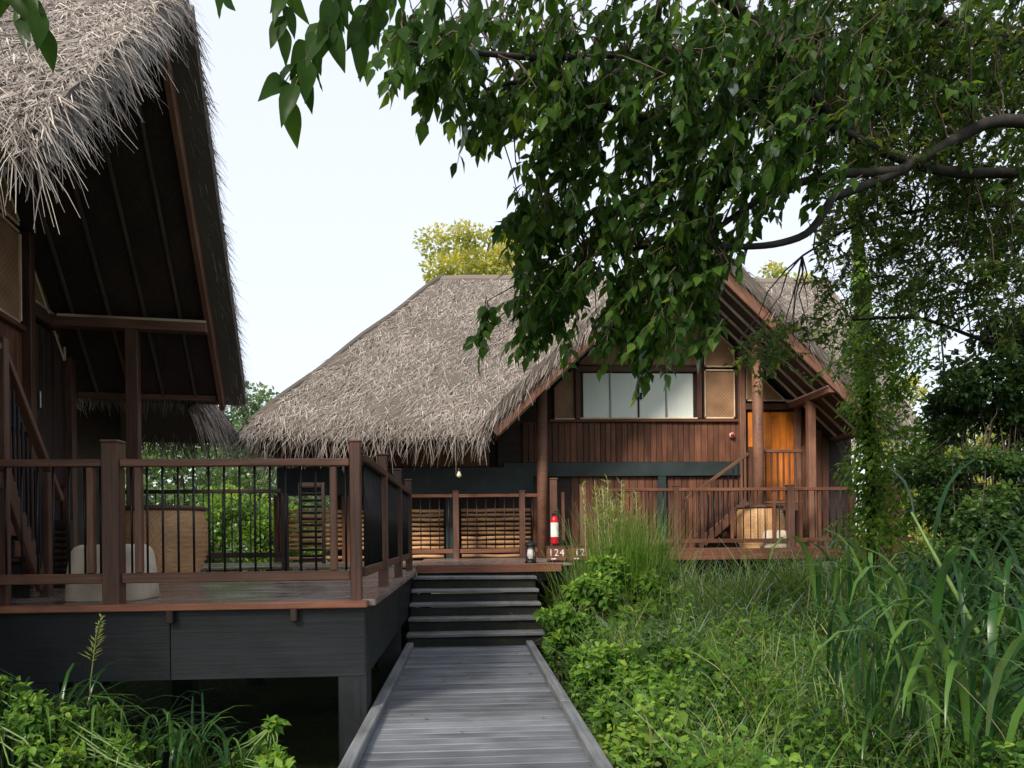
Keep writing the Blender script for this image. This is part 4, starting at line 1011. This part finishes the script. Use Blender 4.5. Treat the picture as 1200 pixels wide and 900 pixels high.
def feather(areas, leaf, per, twl, parts, droop=0.35):
    for (px, py, ax, ay, Y, dY, cnt) in areas:
        for _ in range(cnt):
            r_ = math.sqrt(rng.random()); a = rng.random() * 2 * math.pi
            s = A(px + ax * r_ * math.cos(a), py + ay * r_ * math.sin(a), Y + rng.uniform(-dY, dY))
            L = twl * rng.uniform(0.6, 1.2)
            d = unit(np.array([-0.4 + rng.normal(0, 0.6), rng.normal(0, 0.6), -droop + rng.normal(0, 0.4)])); s = s - d * L * 0.5
            t = np.linspace(0.08, 1, per); b_ = s + d * L * t[:, None] + np.array([0, 0, -0.25 * L]) * (t ** 2)[:, None]
            SPR.append((s + d * L * np.linspace(0, 1, 4)[:, None] + np.array([0, 0, -0.25 * L]) * np.linspace(0, 1, 4)[:, None] ** 2, np.linspace(0.004, 0.0015, 4)))
            sd_ = unit(np.cross(d, [0.2, 0.3, 1.0])); sg = np.where(np.arange(per) % 2 == 0, 1, -1)[:, None]
            dirs = d * 0.6 + sd_ * sg + np.array([0, 0, -0.25]) + rng.normal(0, 0.25, (per, 3))
            ln = leaf * rng.uniform(0.7, 1.25, per)
            parts.append((TS, b_, dirs, np.array([0, -0.2, 1.0]) + rng.normal(0, 0.4, (per, 3)), ln, ln * 0.85, np.clip(rng.normal(0.45, 0.2, per), 0, 1)))
feather([(1010, 40, 90, 70, 6.6, .8, 110), (1110, 60, 90, 80, 6.8, .9, 130), (1180, 140, 60, 90, 7.0, .9, 100), (1060, 150, 80, 50, 6.6, .8, 80), (1130, 290, 80, 45, 7.2, .8, 80), (1010, 270, 60, 40, 6.9, .6, 60),
         (1060, 330, 50, 40, 7.2, .6, 46), (1180, 330, 40, 60, 7.6, .8, 60), (985, 335, 35, 30, 7.0, .4, 16), (1025, 400, 25, 40, 7.6, .4, 18), (1120, 360, 40, 25, 7.4, .5, 22), (900, 405, 30, 16, 6.6, .3, 16), (940, 380, 40, 20, 6.8, .3, 9), (1180, 20, 60, 60, 6.8, .9, 70), (1090, 220, 90, 30, 7.0, .7, 60), (1160, 250, 50, 40, 7.2, .7, 60), (1080, 110, 120, 90, 7.4, .6, 120), (1000, 180, 60, 40, 7.0, .5, 36)],
        0.075, 24, 0.5, fine)
leaves_obj('fine_foliage', fine, M['leaf_fine'], ot, kind='stuff')
# twigs joining sprays to the nearest limb
LP = np.concatenate([l[0] for l in LIMBS[1:]])
joins = []
for pts, _ in SPR[::3]:
    s = pts[0]; dd = np.linalg.norm(LP - s, axis=1); q = LP[dd.argmin()]
    if 0.1 < dd.min() < 1.6: joins.append(limb(q, s, 0.009, 0.004, 5, 0.05, 0.05))
tubes('twigs', SPR + joins, M['twig'], ot, 4, kind='stuff')
for i_, (pts, rad) in enumerate(LIMBS):
    tube('trunk' if i_ == 0 else 'limb', pts, rad, M['bark'], ot, 10)
# nearest leaves, one by one
leaf_me = []
for q in range(4):
    V, Fs = tpl_leaf(0.06 + 0.06 * q, 0.10 + 0.08 * q, 0.19 + 0.02 * (q % 2))
    leaf_me.append(mesh_of('leaf', V, Fs, M['leaf_big'], np.full(len(V), 0.16 + 0.07 * q), smooth=True))
def leaf_obj(parent, pos, d, nrm_, ln):
    d = Vector(d).normalized(); s = d.cross(Vector(nrm_)).normalized(); z = s.cross(d)
    m = Matrix(((s.x, d.x, z.x, pos[0]), (s.y, d.y, z.y, pos[1]), (s.z, d.z, z.z, pos[2]), (0, 0, 0, 1))) @ Matrix.Scale(ln, 4)
    add('leaf', random.choice(leaf_me), parent, m)
def big_spray(parent, p0, p1, n, ln, r_=0.006, spread=0.9):
    p0 = np.array(p0); p1 = np.array(p1); pts = limb(p0, p1, r_, r_ * 0.4, 6, 0.03)[0]
    tube('twig', pts, np.linspace(r_, r_ * 0.35, 6), M['twig'], parent, 6)
    ax = unit(p1 - p0); sd_ = unit(np.cross(ax, [0.1, 0.2, 1.0]))
    for k in range(n):
        t = 0.1 + 0.9 * k / max(1, n - 1); q = np.array([np.interp(t, np.linspace(0, 1, 6), pts[:, c]) for c in range(3)])
        d = ax * 0.5 + sd_ * (1 if k % 2 else -1) * spread * random.uniform(0.4, 0.9) + np.array([0, 0, -0.75]) + rng.normal(0, 0.2, 3)
        leaf_obj(parent, q, d, np.array([rng.normal(0, .5), -0.7, 0.6]), ln * random.uniform(0.75, 1.15))
for (a0, a1, Y, n, ln) in (((430, -60), (335, 95), 2.9, 13, 0.165), ((400, -50), (385, 40), 2.8, 9, 0.15), ((455, -50), (415, 50), 3.0, 9, 0.16), ((345, -60), (330, 30), 2.9, 8, 0.15), ((480, -50), (440, 30), 3.1, 9, 0.14),
                           ((375, 30), (340, 115), 2.85, 6, 0.17), ((470, 0), (480, 80), 3.6, 9, 0.14), ((540, 20), (500, 90), 4.0, 9, 0.14), ((560, -20), (540, 50), 3.8, 10, 0.14), ((520, -30), (500, 40), 3.6, 9, 0.14)):
    big_spray(ot, A(*a0, Y), A(*a1, Y - 0.05), n, ln)
big_spray(ot, A(255, -70, 2.6), A(262, -6, 2.6), 4, 0.12)
# twig at the top left corner, from a tree behind the camera
br = thing('overhanging_branch', 'dark leafy twig hanging into the top left corner in front of the thatch', 'branch', tuple(A(-120, -250, 1.9)))
tube('limb', limb(A(-260, -330, 1.6), A(10, -90, 2.0), 0.016, 0.008, 7, 0.03)[0], np.linspace(0.016, 0.008, 7), M['bark'], br, 8)
big_spray(br, A(0, -100, 2.0), A(25, 20, 2.0), 8, 0.115)
big_spray(br, A(10, -90, 2.0), A(50, 30, 1.95), 7, 0.12)
big_spray(br, A(-30, -90, 2.0), A(-5, 10, 2.0), 7, 0.11)

# --- dark hedge on the right
def bush(name, label, cat, pts_r, n, leaf, mat, group=None, tpl=None, tz=0.3, droop=-0.3, stems=10):
    cen = np.array([p for p, _ in pts_r]); rad = np.array([r for _, r in pts_r]); b0 = cen.mean(0); b0[2] = -0.75
    t = thing(name, label, cat, tuple(b0), group=group)
    # clumps inside every lobe
    k = 14; sub = []; sr = []
    for c, r_ in zip(cen, rad):
        d = rand_unit(k); sub.append(c + d * (r_ * rng.random(k) ** 0.4)[:, None] * 0.85); sr.append(np.full(k, r_ * 0.36) * rng.uniform(0.6, 1.2, k))
    sub = np.concatenate(sub); sr = np.concatenate(sr)
    P_, D_ = crown_points(n, sub, sr)
    P_[:, 2] = np.maximum(P_[:, 2], -0.7)
    dirs = D_ + rng.normal(0, 0.7, (n, 3)) + np.array([0, -0.2, droop]); nr = np.array([0, -0.3, 1.0]) + rng.normal(0, 0.5, (n, 3))
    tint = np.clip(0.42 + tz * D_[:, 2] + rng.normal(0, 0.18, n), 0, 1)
    ln = leaf * rng.uniform(0.6, 1.25, n)
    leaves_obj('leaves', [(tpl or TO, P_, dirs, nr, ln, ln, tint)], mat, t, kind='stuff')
    ls = [limb(np.array([c[0] + rng.normal(0, .1), c[1] + rng.normal(0, .1), -0.8]), c + rng.normal(0, 0.2, 3) * r_, 0.02, 0.006, 6, 0.06) for c, r_ in pts_r for _ in range(3)]
    ls += [limb(cen[rng.integers(len(cen))], s, 0.008, 0.003, 4, 0.06) for s in sub[::2]]
    tubes('stems', ls, M['stalk' if name == 'weed_patch' else 'twig'], t, 5, kind='stuff')
    return t
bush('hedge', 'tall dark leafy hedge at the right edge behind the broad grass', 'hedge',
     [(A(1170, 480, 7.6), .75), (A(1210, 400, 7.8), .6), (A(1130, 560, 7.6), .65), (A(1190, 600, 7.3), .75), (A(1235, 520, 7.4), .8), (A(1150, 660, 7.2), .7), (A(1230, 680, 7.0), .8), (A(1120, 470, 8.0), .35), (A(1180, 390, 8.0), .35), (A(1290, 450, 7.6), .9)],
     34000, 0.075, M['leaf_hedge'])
# --- vine-clad slim trunk
vt = thing('vine_clad_trunk', 'slim trunk wrapped in bright climbing vine beside the right deck', 'tree', tuple(A(1022, 700, 9.6) * np.array([1, 1, 0]) + np.array([0, 0, -0.75])))
vp = [A(1028, 800, 9.6), A(1022, 640, 9.6), A(1020, 560, 9.6), A(1015, 480, 9.6), A(1012, 400, 9.6), A(1008, 320, 9.7), A(1000, 230, 9.8)]
vp[0][2] = -0.8
tube('trunk', vp, [0.075, 0.065, 0.06, 0.055, 0.05, 0.04, 0.025], M['bark'], vt, 9)
n = 7000; t = rng.random(n) ** 1.25; zz = np.array(vp)
tt = np.linspace(0, 1, len(vp)); Pv = np.stack([np.interp(t, tt, zz[:, c]) for c in range(3)], 1)
wid = np.interp(t, [0, .2, .45, .7, .85, 1], [0.60, 0.44, 0.26, 0.17, 0.06, 0.04])
a = rng.random(n) * 2 * math.pi; rr = wid * np.sqrt(rng.random(n)) * (1 + 0.5 * np.sin(t * 40))
Pv = Pv + np.stack([np.cos(a) * rr, np.sin(a) * rr, rng.normal(0, .05, n)], 1)
ln = rng.uniform(0.045, 0.09, n)
leaves_obj('vine_leaves', [(TO, Pv, np.stack([np.cos(a), np.sin(a), np.full(n, -0.9)], 1) + rng.normal(0, .4, (n, 3)), np.stack([np.cos(a), np.sin(a), np.full(n, 0.8)], 1), ln, ln * 1.15, np.clip(rng.normal(0.58, 0.24, n), 0, 1))], M['leaf_bright'], vt, kind='stuff')
# bright leaves hanging near the roof end
hv = []
feather([(1045, 430, 22, 60, 9.0, .4, 26), (1065, 520, 40, 35, 9.2, .4, 34), (1100, 560, 40, 40, 8.8, .4, 30), (1060, 590, 30, 30, 9.2, .3, 24), (1040, 380, 45, 50, 9.0, .5, 44), (1000, 400, 40, 50, 8.8, .4, 22), (1075, 450, 40, 50, 8.8, .4, 34), (1090, 520, 45, 40, 8.6, .4, 34)], 0.085, 16, 0.5, hv, 0.8)
leaves_obj('hanging_leaves', hv, M['leaf_bright'], vt, kind='stuff')
# bare forked stems
bs = thing('bare_shrub', 'bare forked stems standing against the white sky at the right', 'shrub', tuple(A(1110, 640, 9.2) * np.array([1, 1, 0]) + np.array([0, 0, -0.75])))
q0 = A(1118, 640, 9.2); q0[2] = -0.8
for (pts, r_) in (([q0, A(1118, 520, 9.2), A(1108, 450, 9.2), A(1103, 395, 9.2)], 0.028), ([q0 + 0.05, A(1105, 530, 9.1), A(1090, 470, 9.1), A(1078, 458, 9.1)], 0.022), ([A(1112, 480, 9.2), A(1102, 430, 9.3), A(1099, 400, 9.3)], 0.012)):
    tube('stem', limb(pts[0], pts[1], r_, r_ * .8, 3, 0)[0].tolist() + [list(x) for x in pts[2:]], np.linspace(r_, r_ * 0.35, 3 + len(pts) - 2), M['twig'], bs, 7)

# --- grasses and ground cover right of the boardwalk
def ztop(x, y):
    z = 0.02 + 0.055 * (y - 4) + 0.20 * np.sin(x * 1.7 + 0.6) * np.cos(y * 1.3 + 0.4) + 0.13 * np.sin(x * 3.9 + y * 2.1) + 0.10 * np.sin(y * 5.3 - x * 4.1)
    return np.minimum(z, 0.62) - 0.30 * np.exp(-((x - 0.95) / 0.25) ** 2)
def cover(name, label, x0, x1, y0, y1, n, leaf, mat, depth=0.35, tpl=TO, cat='plants', mask=None, lift=0.0):
    x = rng.uniform(x0, x1, n); y = y0 + (y1 - y0) * rng.random(n) ** 1.2
    if mask is not None:
        k = mask(x, y); x, y = x[k], y[k]; n = len(x)
    dz = rng.exponential(depth * 0.4, n); z = ztop(x, y) + lift - np.minimum(dz, depth * 2) + rng.normal(0, 0.05, n)
    P_ = np.stack([x, y, z], 1)
    dirs = np.stack([rng.normal(0, 1, n), rng.normal(-0.3, 1, n), rng.normal(-0.1, 0.5, n)], 1)
    nr = np.array([0, -0.25, 1.0]) + rng.normal(0, 0.4, (n, 3))
    ln = leaf * rng.uniform(0.6, 1.3, n)
    patch = 0.14 * np.sin(x * 2.3 + 1.1 * y) + 0.1 * np.sin(3.1 * y - x)
    tint = np.clip(0.48 + 1.3 * patch + rng.normal(0, 0.22, n), 0, 1)
    return leaves_obj(name, [(tpl, P_, dirs, nr, ln, ln, tint)], mat, None, label=label, kind='stuff')
cover('ground_cover', 'bright green creeping ground cover filling the garden right of the boardwalk', 0.9, 9.0, 3.6, 11.9, 56000, 0.058, M['leaf_bright'], cat='plants')
cover('weed_cover', 'small dark weeds under the ground cover', 0.98, 10.0, 3.6, 16, 30000, 0.07, M['leaf_mid'], depth=0.9, lift=-0.15, tpl=TS)
def blades(P_, L, W, lean, mat, name, parent=None, tint=(0.5, 0.2), seg=5, sag=0.5, **k):
    n = len(P_)
    a = rng.random(n) * 2 * math.pi
    D = np.stack([np.cos(a) * lean, np.sin(a) * lean, np.ones(n)], 1)
    hd = np.stack([np.cos(a), np.sin(a), np.zeros(n)], 1)
    N = hd + rng.normal(0, 0.4, (n, 3)) * np.array([1, 1, 0.2])
    s = hd * (L * sag * 0.6)[:, None] * rng.uniform(0.2, 1.2, n)[:, None] + np.array([0, 0, -1.0]) * (L * sag * rng.uniform(0.2, 1.0, n))[:, None]
    V, Fq, kk = ribbons(P_, D, N, L, W, s, seg=seg)
    return add(name, mesh_of(name, V, [Fq], mat, np.repeat(np.clip(rng.normal(tint[0], tint[1], n), 0, 1), kk)), parent, **k)
def gpos(n, x0, x1, y0, y1, cl=None):
    x = rng.uniform(x0, x1, n); y = rng.uniform(y0, y1, n)
    if cl:
        c = np.stack([rng.uniform(x0, x1, cl), rng.uniform(y0, y1, cl)], 1); i_ = rng.integers(0, cl, n)
        x = c[i_, 0] + rng.normal(0, 0.16, n); y = c[i_, 1] + rng.normal(0, 0.16, n)
    ok = (x > 1.02); x, y = x[ok], y[ok]
    return np.stack([x, y, ztop(x, y) - 0.35], 1)
P_ = gpos(10000, 1.5, 8.5, 8.3, 11.7, 160); n = len(P_)
blades(P_, rng.uniform(0.55, 1.35, n), rng.uniform(0.010, 0.02, n), rng.uniform(0.05, 0.4, n), M['leaf_grass'], 'grass', label='tall green grass growing up in front of the right deck', kind='stuff', tint=(0.52, 0.22))
P_ = gpos(3600, 1.05, 8.0, 4.0, 8.6, 110); n = len(P_)
blades(P_, rng.uniform(0.4, 0.85, n), rng.uniform(0.008, 0.016, n), rng.uniform(0.1, 0.5, n), M['leaf_grass'], 'grass', label='scattered grass blades among the ground cover near the boardwalk', kind='stuff', tint=(0.5, 0.22))
P_ = gpos(11000, 1.25, 7.5, 4.2, 9.6, 420); n = len(P_)
blades(P_, rng.uniform(0.35, 0.95, n), rng.uniform(0.008, 0.017, n), rng.uniform(0.1, 0.6, n), M['leaf_grass'], 'grass', label='lush yellow-green grass in the middle of the garden', kind='stuff', tint=(0.55, 0.24), sag=0.6)
# upright leafy weeds standing up through the grass
def weeds(label, n_pl, x0, x1, y0, y1, mat, leaf, hgt):
    parts = []; stems = []
    for k in range(n_pl):
        x = rng.uniform(x0, x1); y = rng.uniform(y0, y1); z = float(ztop(np.array([x]), np.array([y]))[0]) - 0.25
        h_ = rng.uniform(*hgt); tp = np.array([x + rng.normal(0, .1), y + rng.normal(0, .1), z + h_])
        pts = limb((x, y, z), tp, 0.005, 0.002, 6, 0.03)[0]; stems.append((pts, np.linspace(0.005, 0.002, 6)))
        m = int(h_ * 30); t = np.linspace(0.25, 1, m); b_ = np.stack([np.interp(t, np.linspace(0, 1, 6), pts[:, c]) for c in range(3)], 1)
        a = np.arange(m) * 2.4; d = np.stack([np.cos(a), np.sin(a), rng.normal(-0.1, .3, m)], 1)
        ln = leaf * rng.uniform(0.6, 1.2, m) * (1.15 - 0.5 * t)
        parts.append((TO, b_, d, np.tile([0, -.2, 1.0], (m, 1)) + rng.normal(0, .2, (m, 3)), ln, ln, np.clip(rng.normal(0.45, .2, m) + 0.2 * (t - .5), 0, 1)))
    o = leaves_obj('weeds', parts, mat, None, label=label, kind='stuff')
    tubes('stems', stems, M['stalk'], o, 4, kind='stuff')
weeds('upright leafy weeds scattered through the garden grass', 150, 1.15, 6.5, 4.4, 9.5, M['leaf_bright'], 0.10, (0.4, 0.8))
weeds('darker broad-leaved weeds scattered through the garden grass', 70, 1.3, 6.5, 4.4, 9.5, M['leaf_hedge'], 0.13, (0.35, 0.7))
# leafy shrubs against the boardwalk
bush('leafy_shrub', 'light green leafy shrub leaning over the kerb beside the steps', 'shrub', [(A(690, 715, 8.6), .38), (A(725, 680, 9.0), .40), (A(735, 740, 8.3), .42), (A(655, 735, 8.2), .26), (A(760, 700, 9.0), .45), (A(722, 665, 9.2), .34), (A(770, 660, 9.4), .3), (A(700, 690, 8.4), .3)], 11000, 0.085, M['leaf_bright'], 'leafy shrubs beside the boardwalk')
bush('leafy_shrub', 'nearer leafy shrub with dark gaps at the lower right of the boardwalk', 'shrub', [(A(720, 800, 6.0), .36), (A(760, 830, 5.6), .36), (A(800, 800, 6.2), .36), (A(735, 860, 5.2), .26), (A(690, 780, 6.6), .22)], 7500, 0.07, M['leaf_bright'], 'leafy shrubs beside the boardwalk')
# reed clump with straw plumes
rc = thing('reed_clump', 'tall pale reed clump with straw plumes in front of the deck post', 'reeds', tuple(A(712, 760, 8.9) * np.array([1, 1, 0]) + np.array([0, 0, -0.5])))
n = 1900; c0 = A(728, 700, 9.3); P_ = np.stack([c0[0] + rng.normal(0.06, .25, n), c0[1] + rng.normal(0, .25, n), np.full(n, -0.1)], 1)
blades(P_, rng.uniform(0.9, 2.15, n), rng.uniform(0.010, 0.018, n), rng.uniform(0.02, 0.22, n), M['leaf_grass'], 'blades', rc, tint=(0.62, 0.2), kind='stuff', sag=0.25)
pl = []
for k in range(14):
    q = c0 + np.array([rng.normal(-0.05, .15), rng.normal(0, .1), 0]); q[2] = -0.1
    top = q + np.array([rng.normal(-0.12, .12), 0, rng.uniform(1.75, 2.2)])
    st_ = limb(q, top, 0.006, 0.003, 6, 0.02)[0]; tube('stalk', st_, np.linspace(0.006, 0.002, 6), M['batten'], rc, 5)
    m = 34; t = rng.uniform(0.72, 1.0, m); b_ = q + (top - q) * t[:, None]
    pl.append((TS, b_, np.stack([rng.normal(0, .5, m), rng.normal(0, .5, m), np.full(m, .7)], 1), rand_unit(m), rng.uniform(0.06, 0.13, m), np.full(m, 0.025), np.full(m, 0.88)))
leaves_obj('plumes', pl, M['leaf_grass'], rc, kind='stuff')

# broad blade grass, right foreground: every blade its own part
def arch_blade(L, W, bend, seg=7):
    V = []; Q = []; T = 0
    ang = 0.0; y = z = 0.0
    for i_ in range(seg + 1):
        t = i_ / seg; h = W * (0.35 + 0.65 * min(1, t * 4)) * (1 - t ** 2.2) ** 0.8 + 0.0008
        V += [(-h, y, z + h * 0.25), (0, y, z), (h, y, z + h * 0.25)]
        th_ = math.radians(82) - bend * t ** 1.4
        y += math.cos(th_) * L / seg; z += math.sin(th_) * L / seg
        if i_:
            b = 3 * i_; Q += [(b - 3, b - 2, b + 1, b), (b - 2, b - 1, b + 2, b + 1)]
    return np.array(V), np.array(Q)
bm = []
for q in range(16):
    V, Q = arch_blade(random.uniform(0.85, 1.45), random.uniform(0.014, 0.030), random.uniform(1.6, 3.6))
    bm.append(mesh_of('blade', V, [Q], M['leaf_blade'], np.full(len(V), random.choice((0.05, 0.15, 0.25, 0.35, 0.5, 0.85))), smooth=True))
def blade_clump(label, px, py, Y, n, z0, spread=0.30, sc_=1.0):
    c = A(px, py, Y); c[2] = z0
    o = thing('broad_grass_clump', label, 'grass clump', tuple(c), group='broad bladed grass clumps at the right')
    for k in range(n):
        a = random.uniform(0, 2 * math.pi); r_ = abs(random.gauss(0, spread)); hgt = random.uniform(0, 0.65)
        m = Matrix.Translation((c[0] + r_ * math.cos(a), c[1] + r_ * math.sin(a), z0 + hgt)) @ Matrix.Rotation(a + random.uniform(-1, 1), 4, 'Z') @ Matrix.Scale(sc_ * random.uniform(0.7, 1.15), 4)
        add('blade', random.choice(bm), o, m)
    for k in range(5):
        b0 = c + np.array([random.gauss(0, .1), random.gauss(0, .1), -0.3]); tube('stalk', limb(b0, b0 + np.array([random.gauss(-.05, .15), random.gauss(0, .12), random.uniform(0.8, 1.3)]), 0.010, 0.004, 6, 0.02)[0], np.linspace(.010, .004, 6), M['stalk'], o, 6)
for lab, px, py, Y, n in (('broad grass clump lowest at the right corner of the picture', 1150, 900, 4.3, 56), ('broad grass clump left of the lowest corner clump', 1050, 880, 4.7, 40), ('broad grass clump in front of the dark hedge', 1165, 760, 5.6, 60), ('broad grass clump right of the ground cover centre', 1075, 770, 5.9, 54),
                          ('broad grass clump below the vine-clad trunk', 1010, 740, 7.0, 36), ('tall broad grass clump at the right edge', 1210, 800, 5.2, 52), ('small broad grass clump at the edge of the ground cover', 985, 850, 5.3, 26), ('broad grass clump between the corner clump and the leaning cane', 1110, 830, 4.9, 48)):
    blade_clump(lab, px, py, Y, n, A(px, py, Y)[2] - 0.25)
# thick leaning cane
cn = thing('leaning_cane', 'thick green cane leaning left across the broad grass at the right', 'cane', tuple(A(1215, 860, 4.9)))
cp = [A(1225, 880, 4.9), A(1190, 812, 4.95), A(1145, 740, 5.0), A(1100, 660, 5.1), A(1068, 600, 5.15)]
tube('stem', cp, [0.022, 0.021, 0.018, 0.014, 0.008], M['stalk'], cn, 9)
for k, t in enumerate((0.35, 0.6, 0.8, 0.97)):
    q = np.array([np.interp(t, np.linspace(0, 1, 5), np.array(cp)[:, c]) for c in range(3)])
    add('blade', bm[k], cn, Matrix.Translation(q) @ Matrix.Rotation(1.2 + 1.9 * k, 4, 'Z'))

# --- weeds at the lower left in front of the deck
bush('weed_patch', 'bright green weeds at the lower left below the deck', 'weeds', [(A(40, 850, 4.5), .20), (A(100, 868, 4.6), .2), (A(-30, 840, 4.5), .26), (A(150, 890, 4.5), .16), (A(60, 905, 4.2), .22), (A(190, 915, 4.4), .12), (A(20, 822, 4.7), .1), (A(120, 840, 4.8), .08)], 3300, 0.052, M['leaf_bright'], 'weeds in front of the left deck')
bush('weed_patch', 'small leafy weed beside the deck post left of the boardwalk', 'weeds', [(A(305, 885, 4.9), .13), (A(320, 850, 4.95), .06), (A(275, 905, 4.8), .13), (A(325, 905, 4.7), .12), (A(225, 905, 4.8), .12)], 900, 0.075, M['leaf_bright'], 'weeds in front of the left deck')
wg = thing('grass_tuft', 'long thin grass blades rising in front of the dark deck beam at the lower left', 'grass', tuple(A(120, 900, 4.6)))
for (px, n_, hh) in ((60, 40, 0.78), (105, 30, 0.62), (170, 34, 0.5), (215, 34, 0.48), (255, 24, 0.4), (30, 34, 0.6), (130, 26, 0.55), (15, 26, 0.7)):
    c = A(px, 880, 4.7)
    for k in range(n_):
        m = Matrix.Translation((c[0] + random.gauss(0, .06), c[1] + random.gauss(0, .1), c[2] - 0.12 + random.uniform(-.05, .05))) @ Matrix.Rotation(random.uniform(0, 6.28), 4, 'Z') @ Matrix.Diagonal((0.45, hh * random.uniform(0.6, 1.15), hh * random.uniform(0.7, 1.2), 1))
        add('blade', random.choice(bm), wg, m)
# feathery seed head
sh = thing('seed_head', 'single feathery grass seed head against the dark deck beam', 'grass', tuple(A(108, 860, 4.7)))
tube('stalk', [A(104, 870, 4.7), A(106, 800, 4.7), A(114, 735, 4.7), A(120, 722, 4.7)], [0.004, 0.004, 0.003, 0.001], M['stalk'], sh, 6)
m = 46; t = np.linspace(0, 1, m); b_ = A(107, 775, 4.7) + (A(120, 722, 4.7) - A(107, 775, 4.7)) * t[:, None]
sg = np.where(np.arange(m) % 2 == 0, 1.0, -1.0)
leaves_obj('bristles', [(TS, b_, np.stack([sg * rng.uniform(.4, 1, m), rng.normal(0, .5, m), rng.uniform(.2, 1.0, m)], 1), np.tile([0, -1.0, .2], (m, 1)), (0.09 * (1 - 0.6 * t)) * rng.uniform(0.5, 1.2, m), np.full(m, 0.010), np.full(m, 0.9))], M['leaf_grass'], sh)
# shade plants under and beyond the decks so the ground is never bare
P_ = np.stack([rng.uniform(-9, -1.0, 5000), rng.uniform(11.5, 20, 5000), np.full(5000, -0.75)], 1); n = len(P_)
blades(P_, rng.uniform(0.5, 1.3, n), rng.uniform(0.012, 0.03, n), rng.uniform(0.05, 0.5, n), M['leaf_grass'], 'grass', label='rough grass behind the left deck', kind='stuff')

fl = thing('fallen_leaves', 'few dry fallen leaves lying on the boardwalk', 'leaves', (0.1, 5.5, 0.002))
dry = leafmat('leaf_dry', [(0.0, (0.10, 0.06, 0.03)), (0.5, (0.2, 0.13, 0.06)), (1.0, (0.3, 0.22, 0.09))], 0.2, 0.5, gloss=0.1)
V, Fs = tpl_ovate(fold=0.25, droop=-0.12, wmax=0.26); dl = mesh_of('leaf', V, Fs, dry, np.full(len(V), 0.5))
for k in range(11):
    add('leaf', dl, fl, Matrix.Translation((random.uniform(-0.6, 0.7), random.uniform(4.2, 8.6), 0.006)) @ Matrix.Rotation(random.uniform(0, 6.28), 4, 'Z') @ Matrix.Scale(random.uniform(0.03, 0.06), 4))
